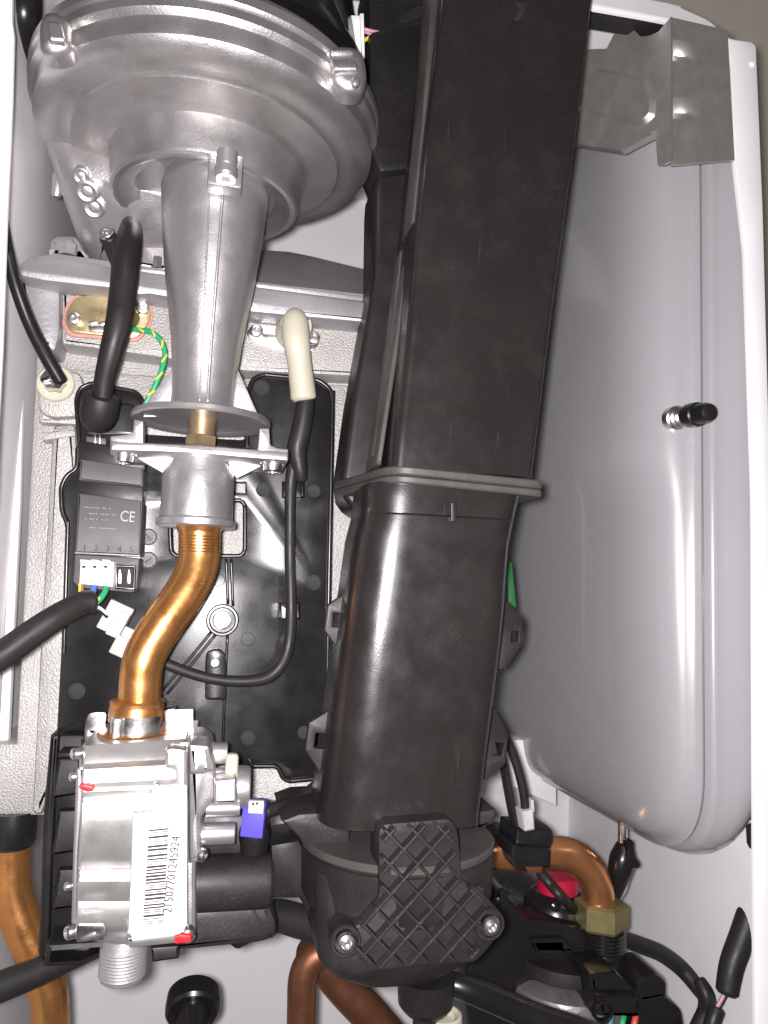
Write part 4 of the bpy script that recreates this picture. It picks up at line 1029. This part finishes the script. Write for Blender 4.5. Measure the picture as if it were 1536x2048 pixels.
fp = thing('flow_elbow', 'bright copper elbow pipe entering the olive nut at lower right', 'pipe', P(1198, 1815, 0.50))
ptube('pipe', [(930, 1694, 0.50), (980, 1704, 0.50), (1040, 1709, 0.50), (1096, 1706, 0.50), (1142, 1712, 0.50), (1176, 1738, 0.50), (1194, 1776, 0.50), (1198, 1812, 0.50), (1199, 1850, 0.50)], [31, 32, 32, 33, 33, 33, 32, 31, 31], copper_rose, fp, seg=32, k=10)
nt_ = thing('union_nut', 'olive brass hexagon nut clamping the copper elbow', 'nut', P(1204, 1870, 0.50))
a = P(1203, 1800, 0.50); k = mpp(a)
lathe('hex', a, DOWN, [(0, 36 * k), (0, 44 * k), (5 * k, 53 * k), (44 * k, 53 * k), (49 * k, 50 * k), (49 * k, 40 * k)], olive_nut, nt_, seg=6, ang=20)
sn = thing('clip_on_sensor', 'black clip on pipe sensor with small white connector on the elbow', 'sensor', P(1065, 1750, 0.49))
plate('saddle', [(1026, 1690), (1104, 1700), (1102, 1738), (1036, 1744), (1022, 1716)], 0.468, 0.05, gloss_blk, sn, 0.002, r=4)
p = P(1066, 1668, 0.49); k = mpp(p)
lathe('sensor_body', p + Vector((0, -0.012, 0)), Vector((0, 1, 0)), [(0, 24 * k), (0.002, 30 * k), (0.022, 30 * k), (0.024, 26 * k)], gloss_blk, sn, seg=32)
plate('sensor_neck', [(1034, 1660), (1096, 1664), (1100, 1706), (1030, 1704)], 0.474, 0.03, gloss_blk, sn, 0.002, r=5)
plate('connector', [(1044, 1624), (1068, 1618), (1070, 1660), (1050, 1664)], 0.468, 0.012, grey_pl, sn, 0.001, r=2)
plate('connector_key', [(1062, 1600), (1068, 1600), (1070, 1624), (1063, 1626)], 0.469, 0.006, grey_pl, sn, 0.0006)
plate('saddle_window', [(1050, 1734), (1086, 1734), (1084, 1746), (1058, 1746)], 0.4665, 0.004, copper_dark, sn, 0.0004)
ptube('sensor_cable', [(1052, 1628, 0.474), (1046, 1580, 0.474), (1030, 1520, 0.474), (1010, 1470, 0.474), (990, 1430, 0.474)], 9, rubber, None)
tag(bpy.data.objects['sensor_cable'], 'thin black cable rising from the white sensor connector', 'cable')
ptube('black_strap', [(985, 1430, 0.485), (1000, 1490, 0.485), (1016, 1580, 0.485), (1030, 1650, 0.485), (1044, 1700, 0.49)], [16, 17, 18, 18, 14], rubber, None, flat=0.4)
tag(bpy.data.objects['black_strap'], 'flat black strap behind the thin sensor cable right of the duct', 'strap')
ptube('pump_cable', [(1080, 1744, 0.485), (1100, 1768, 0.478), (1130, 1802, 0.475), (1160, 1830, 0.535), (1200, 1862, 0.56)], 10, rubber, None)
tag(bpy.data.objects['pump_cable'], 'thin black cable passing in front of the red cap', 'cable')

av = thing('air_vent', 'black air vent dome with bright red cap behind the copper elbow', 'air vent', P(1115, 1860, 0.53))
a = P(1115, 1758, 0.53); k = mpp(a)
lathe('red_cap', a, DOWN, [(-8 * k, 36 * k), (-4 * k, 40 * k), (38 * k, 41 * k), (40 * k, 38 * k)], red_pl, av, seg=36)
a = P(1112, 1780, 0.53)
lathe('dome', a, DOWN, [(0, 44 * k), (4 * k, 52 * k), (20 * k, 64 * k), (44 * k, 70 * k), (100 * k, 72 * k), (150 * k, 76 * k)], gloss_blk, av, seg=40)
lathe('dome_bead', P(1108, 1812, 0.485), FRONT, [(0, 0.003), (0.002, 0.003), (0.003, 0.0015), (0.003, 0.0003)], gloss_blk, av, seg=14)

pu = thing('pump_group', 'black plastic hydraulic block and dark cast pump at the bottom right', 'pump', P(1100, 2100, 0.50))
plate('block', [(960, 1800), (1010, 1790), (1060, 1836), (1160, 1850), (1250, 1870), (1246, 2000), (1180, 2100), (940, 2100), (930, 1960)], 0.50, 0.10, gloss_blk, pu, 0.005, r=10)
a = P(1000, 1808, 0.53)
lathe('block_dome', a, DOWN, [(-20 * k, 20 * k), (-14 * k, 46 * k), (10 * k, 62 * k), (60 * k, 66 * k)], gloss_blk, pu, seg=36)
box('block_peg', P(1006, 1796, 0.50), (0.006, 0.006, 0.012), gloss_blk, pu, bevel=0.001)
plate('block_frame', [(1060, 1880), (1130, 1878), (1150, 1900), (1120, 1908), (1074, 1908)], 0.494, 0.01, blk, pu, 0.002, r=4, holes=[[(1072, 1886), (1118, 1885), (1122, 1899), (1080, 1900)]])
a = P(1206, 1846, 0.50); kk = mpp(a)
th = [(0, 44 * kk)]
for i in range(6): th += [(8 * kk + i * 7 * kk, 45 * kk), (11.5 * kk + i * 7 * kk, 42 * kk)]
th += [(54 * kk, 44 * kk), (58 * kk, 40 * kk), (160 * kk, 40 * kk)]
lathe('threaded_tower', a, DOWN, th, gloss_blk, pu, seg=36, ang=20)
a = P(1130, 2022, 0.512); kk = mpp(a)
lathe('pump_head', a + UPV * 0.02, DOWN, [(-26 * kk, 40 * kk), (-24 * kk, 100 * kk), (-14 * kk, 122 * kk), (0, 128 * kk), (18 * kk, 130 * kk), (60 * kk, 130 * kk)], pump_grey, pu, seg=56)
lathe('pump_band', a + UPV * 0.034, DOWN, [(-22 * kk, 60 * kk), (-20 * kk, 104 * kk), (-4 * kk, 108 * kk), (4 * kk, 108 * kk), (6 * kk, 60 * kk)], trap_blk, pu, seg=56)
for ax_ in range(7):
    an = -1.3 + ax_ * 0.38
    q = a + Vector((math.sin(an) * 122 * kk, -math.cos(an) * 122 * kk, 0.016))
    box('pump_lug', q, (0.006, 0.004, 0.010), pump_grey, pu, rot=Matrix.Rotation(an, 3, 'Z'), bevel=0.0015)
cn = thing('wired_connector', 'black connector with teal green and red wires at the bottom edge', 'connector', P(1240, 2100, 0.46))
plate('shell', [(1180, 1950), (1236, 1946), (1284, 1990), (1288, 2030), (1210, 2034), (1184, 2030)], 0.462, 0.03, gloss_blk, cn, 0.003, r=5)
plate('shell_step', [(1196, 1994), (1280, 1998), (1284, 2036), (1200, 2036)], 0.452, 0.02, gloss_blk, cn, 0.003, r=4)
p = P(1202, 2026, 0.452)
ring('shell_ring', 1204, 2022, 16, 5, 0.452, gloss_blk, cn)
for x, mt in ((1222, pm('wire_teal', (0.05, 0.17, 0.18), rough=0.4, var=0.05)), (1246, wire_g), (1270, wire_r)):
    ptube('wire', [(x + 3, 2022, 0.458), (x, 2040, 0.452), (x - 8, 2075, 0.45)], 6, mt, cn, seg=10)
bp_ = thing('black_plug', 'tall black plug housing at the bottom right beside the hose loop', 'plug', P(1320, 2080, 0.47))
plate('head', [(1272, 1966), (1284, 1952), (1318, 1948), (1336, 1964), (1336, 2000), (1274, 2010)], 0.462, 0.03, gloss_blk, bp_, 0.004, r=8)
plate('shoulder', [(1262, 1998), (1336, 1994), (1368, 2026), (1376, 2080), (1262, 2080)], 0.468, 0.03, gloss_blk, bp_, 0.004, r=6)
ptube('overflow_hose', [(1240, 1876, 0.52), (1280, 1890, 0.52), (1324, 1908, 0.52), (1364, 1938, 0.52), (1396, 1976, 0.51), (1420, 2010, 0.50), (1440, 2060, 0.50)], [15, 16, 16, 16, 15, 14, 14], rubber, None, seg=16)
tag(bpy.data.objects['overflow_hose'], 'black hose arching from the threaded tower toward bottom right corner', 'hose')
ptube('hose_loop', [(1398, 1960, 0.49), (1412, 1990, 0.485), (1414, 2020, 0.485), (1402, 2046, 0.485), (1384, 2080, 0.485)], [12, 17, 18, 17, 16], trap_blk, None, seg=16)
tag(bpy.data.objects['hose_loop'], 'short dark grey hose bend beside the black plug', 'hose')
rs = thing('side_cable', 'black sleeved cable emerging behind the right rim with bare wire below', 'cable', P(1450, 2000, 0.45))
ptube('upper_sleeve', [(1548, 1690, 0.47), (1510, 1800, 0.468), (1486, 1870, 0.465), (1464, 1930, 0.462), (1454, 1984, 0.46)], [24, 25, 25, 24, 22], sleeve, rs, seg=20)
ptube('bare_wire', [(1452, 1980, 0.46), (1442, 2000, 0.46), (1428, 2024, 0.46)], 4, wire_pk, rs, seg=8)
ptube('bare_wire', [(1456, 1982, 0.463), (1446, 2002, 0.463), (1432, 2026, 0.463)], 4, sleeve, rs, seg=8)
ptube('lower_sleeve', [(1434, 2018, 0.462), (1424, 2048, 0.46), (1416, 2100, 0.46)], 16, sleeve, rs, seg=16)
ptube('front_hose', [(880, 1962, 0.405), (930, 1976, 0.40), (1000, 2004, 0.40), (1070, 2034, 0.40), (1150, 2060, 0.40), (1220, 2090, 0.40)], [22, 24, 26, 26, 26, 26], gloss_blk, None, seg=24)
tag(bpy.data.objects['front_hose'], 'glossy black hose sweeping from the trap bottom to the right', 'hose')
ring_o = lathe('ivory_ring', P(882, 2046, 0.40), UPV, [(0, 0.008), (-0.004, 0.0105), (0.002, 0.0112), (0.0045, 0.0108), (0.005, 0.0095), (0.004, 0.0078), (0.001, 0.0072)], ivory, None, seg=36)
tag(ring_o, 'pale ivory plastic ring at the bottom edge under the trap spout', 'ring')

# =================================================================== EXPANSION VESSEL
ve = thing('expansion_vessel', 'large grey enamelled expansion vessel with rounded shell along the right side', 'expansion vessel', (0.28, 0.52, P(1390, 1712, 0.42).z))
VY0, VY1 = 0.418, 0.716
vz0 = P(1400, 1724, VY0).z; vz1 = z_at(0.28, VY0, 20)
def vsec(X, inset, rad, iz=None, n=12):
    iz = inset if iz is None else iz
    y0, y1, z0_, z1_ = VY0 + inset, VY1 - inset * 0.4, vz0 + iz, vz1 - iz
    pts = [(y0, z0_), (y1, z0_), (y1, z1_), (y0, z1_)]
    rr = max(rad - inset * 0.6, 0.02)
    zk = z_at(0.26, 0.43, 900)
    f = fillet(pts, [rr, rr * 0.3, rr * 0.3, rr], n)
    # extra rows along the long straight sides so that the shell can change its draft
    g = []
    for a_, b_ in zip(f, f[1:] + f[:1]):
        g.append(a_)
        if abs(a_[1] - b_[1]) > 0.1:
            for q in range(1, 25): g.append((a_[0] + (b_[0] - a_[0]) * q / 25, a_[1] + (b_[1] - a_[1]) * q / 25))
    out = []
    for y, z in g:
        x = X
        if X < 0.2868:
            t = min(1, max(0, (zk - z) / 0.03)); t = t * t * (3 - 2 * t)
            u = min(1, max(0, (zk - z) / 0.20))
            x = X + (0.2868 - X) * (0.20 * t + 0.20 * u)
        out.append(Vector((x - (y - VY0) * 0.05, y, z)))
    return out
layers = [(0.2575, 0.095), (0.2575, 0.054), (0.2583, 0.042), (0.2606, 0.029), (0.2640, 0.0185), (0.2685, 0.0105), (0.2740, 0.0050), (0.2810, 0.0016), (0.2868, 0.0),
          (0.2882, -0.0016), (0.2900, -0.0040), (0.2920, -0.0034), (0.2938, 0.0012), (0.2954, 0.0014), (0.2968, -0.0022), (0.2985, -0.0046, -0.006), (0.3008, -0.0046, -0.0075), (0.3050, -0.0062, -0.0085),
          (0.3110, -0.0092, -0.0080), (0.3170, -0.0112, -0.0048), (0.3230, -0.0115, 0.0005), (0.3290, -0.0098, 0.009), (0.3345, -0.0055, 0.020), (0.3395, 0.0020, 0.034), (0.3430, 0.0120, 0.050), (0.3450, 0.026, 0.076), (0.3455, 0.05, 0.09)]
loft('shell', [vsec(l[0], l[1], 0.055, l[2] if len(l) > 2 else None) for l in layers], tank_grey, ve, ang=60)
# filling valve with black cap
a = P(1352, 836, 0.4185); dv = Vector((0.30, -1.0, 0.06)); dv = P(1404, 827, 0.392) - a
k = mpp(a); L = dv.length
lathe('valve_stem', a, dv, [(-0.004, 24 * k), (0.0015, 24 * k), (0.0022, 20 * k), (0.004, 20 * k), (0.0048, 15 * k), (0.0065, 15 * k), (0.0073, 11 * k), (0.020, 11 * k)], steel, ve, seg=28)
lathe('valve_cap', a + dv.normalized() * 0.013, dv, [(0, 19 * k), (0.001, 23 * k), (0.005, 24 * k), (0.010, 23 * k), (0.0108, 20 * k), (0.018, 19 * k), (0.021, 16 * k), (0.022, 9 * k), (0.022, 0.0004)], gloss_blk, ve, seg=28)
vh = thing('vessel_hose', 'black elbow hose fitting hanging on steel stub under the grey vessel', 'hose fitting', P(1240, 1790, 0.50))
p = P(1246, 1604, 0.50); k = mpp(p)
lathe('steel_stub', p, DOWN, [(0, 10 * k), (88 * k, 10 * k), (90 * k, 8 * k)], steel, vh, seg=20)
ptube('elbow', [(1248, 1688, 0.50), (1246, 1712, 0.50), (1240, 1740, 0.50), (1232, 1772, 0.505), (1220, 1800, 0.51)], [16, 25, 24, 18, 16], gloss_blk, vh, seg=20)
plate('wing', [(1256, 1684), (1268, 1682), (1270, 1710), (1282, 1728), (1278, 1738), (1256, 1736)], 0.49, 0.008, gloss_blk, vh, 0.001, r=4)
ptube('clear_hose', [(1252, 1752, 0.512), (1244, 1776, 0.512), (1234, 1796, 0.514)], [9, 10, 8], nylon, vh, seg=12)

# =================================================================== VESSEL BRACKET
vb = thing('vessel_bracket', 'galvanised steel bracket with two pressed dimples over the vessel top', 'bracket', P(1400, 330, 0.40))
# cover face turned toward the camera, sloping side going back
BD = 0.386
BX = P(1342, 200, BD).x
def at3(px, py, D): return P(px, py, D)
# front face with bend dimples as a grid
def bracket_face():
    xs = [1340, 1344, 1348, 1353, 1358, 1364, 1370, 1377, 1384, 1392, 1402, 1416, 1436, 1454, 1468]
    ys = [34 + i * 4 for i in range(75)]
    vs_ = []; fs = []
    for y in ys:
        t = (y - 34) / 296
        for j, x in enumerate(xs):
            l = 1341 + 2 * t; r_ = 1455 + 14 * t
            u = (x - 1340) / 128
            px = l + (r_ - l) * u
            py = y + u * 26 * (1 - t) + (-u * 10 * t)
            d = BD + u * 0.002
            for cy in (100, 216):
                q = abs(y - cy - 2)
                q = max(0.0, (y - cy + 22) / 34) if y < cy + 12 else max(0.0, 1 - (y - cy - 12) / 10)
                q = q if abs(y - cy) < 26 else 0.0
                d += 0.0068 * min(1, q) * max(0, 1 - u / 0.40)
            vs_.append(P(px, py, d))
    n = len(xs)
    for i in range(len(ys) - 1):
        for j in range(n - 1):
            fs.append([i * n + j, i * n + j + 1, (i + 1) * n + j + 1, (i + 1) * n + j])
    nb = len(vs_)
    vs_ += [v + Vector((0, 0.0015, 0)) for v in vs_]
    fs += [[nb + q for q in reversed(f)] for f in fs]
    m_ = len(ys)
    bord = [j for j in range(n)] + [i * n + n - 1 for i in range(1, m_)] + [(m_ - 1) * n + j for j in range(n - 2, -1, -1)] + [i * n for i in range(m_ - 2, 0, -1)]
    for a_, b_ in zip(bord, bord[1:] + bord[:1]): fs.append([a_, b_, nb + b_, nb + a_])
    return mesh('front_face', vs_, fs, galv, vb, ang=24)
bracket_face()
# side face, going back into the boiler, with an embossed window
SB = 0.46                                    # how far the strap turns inward as it runs back
NB = Vector((-1, -SB, 0)).normalized()
def PB(px, py):
    d = RT * ((px - 768) / F) + UP * ((1024 - py) / F) + FW
    return CAM + d * ((BX + SB * BD) / (d.x + SB * d.y))
def sidepanel(name, pts, h0, h1, m, inset=0.0):
    """outline of (px,py) on the strap's plane, from height h0 to h1 proud of it; inset slopes the edge"""
    t = Vector((-SB, 1, 0)).normalized()
    w3 = [PB(x, y) for x, y in pts]
    o2 = [(v.dot(t), v.z) for v in w3]
    base = w3[0] - t * w3[0].dot(t); base.z = 0
    if area2(o2) < 0: o2 = o2[::-1]
    i2 = offset_poly(o2, inset) if inset else o2
    n = len(o2)
    vs_ = [base + t * a_ + Vector((0, 0, b_)) + NB * h0 for a_, b_ in o2] + [base + t * a_ + Vector((0, 0, b_)) + NB * h1 for a_, b_ in i2]
    tri = tessellate_polygon([[Vector((a_, b_, 0)) for a_, b_ in i2]])
    fs = [list(q) for q in tri] + [[n + i for i in reversed(q)] for q in tri]
    for i in range(n):
        j = (i + 1) % n
        fs.append([i, j, n + j, n + i])
    return mesh(name, vs_, fs, m, vb, ang=20)
sp_ = [(1343, 34), (1318, 64), (1300, 72), (1282, 74), (1268, 60), (1264, 34), (1230, 66), (1214, 98), (1150, 100), (1126, 130), (1100, 290), (1140, 276), (1250, 308), (1312, 276), (1316, 330), (1330, 330), (1344, 322)]
sidepanel('side_face', sp_, -0.001, 0.0005, galv)
win_ = fillet([(1164, 168), (1200, 136), (1302, 158), (1314, 200), (1312, 232), (1292, 252), (1270, 254), (1146, 220)], 8, 3)
sidepanel('embossed_window', win_, 0.0004, 0.0035, galv, inset=0.003)
sidepanel('lower_flange', [(1100, 262), (1250, 290), (1312, 262), (1312, 276), (1250, 310), (1100, 284)], 0.0004, 0.004, galv, inset=0.001)
lathe('bracket_screw', P(1272, 50, 0.425), FRONT, [(-0.004, 0.0035), (0.001, 0.0035), (0.002, 0.002), (0.002, 0.0003)], steel, vb, seg=16)
plate('clip_tab', [(1462, 112), (1474, 112), (1478, 132), (1464, 142)], 0.400, 0.003, grey_pl, vb, 0.0005)

# black looms at the top left behind the lip
ptube('corner_loom', [(46, -60, 0.43), (48, 20, 0.43), (44, 70, 0.44), (50, 130, 0.46), (44, 180, 0.48)], [36, 34, 24, 18, 10], gloss_blk, None, seg=18)
tag(bpy.data.objects['corner_loom'], 'black cable loom in the top left corner behind the white lip', 'cable')
for i in range(2):
    o = ptube('side_wire', [(44 + 5 * i, 120, 0.49), (52 + 5 * i, 190, 0.49), (64 + 5 * i, 256, 0.49)], 2.2, rubber if i else sleeve, None, seg=8)
    tag(o, ('left' if i == 0 else 'right') + ' one of two thin dark wires beside the fan at left edge', 'wire', 'thin wires beside the fan')
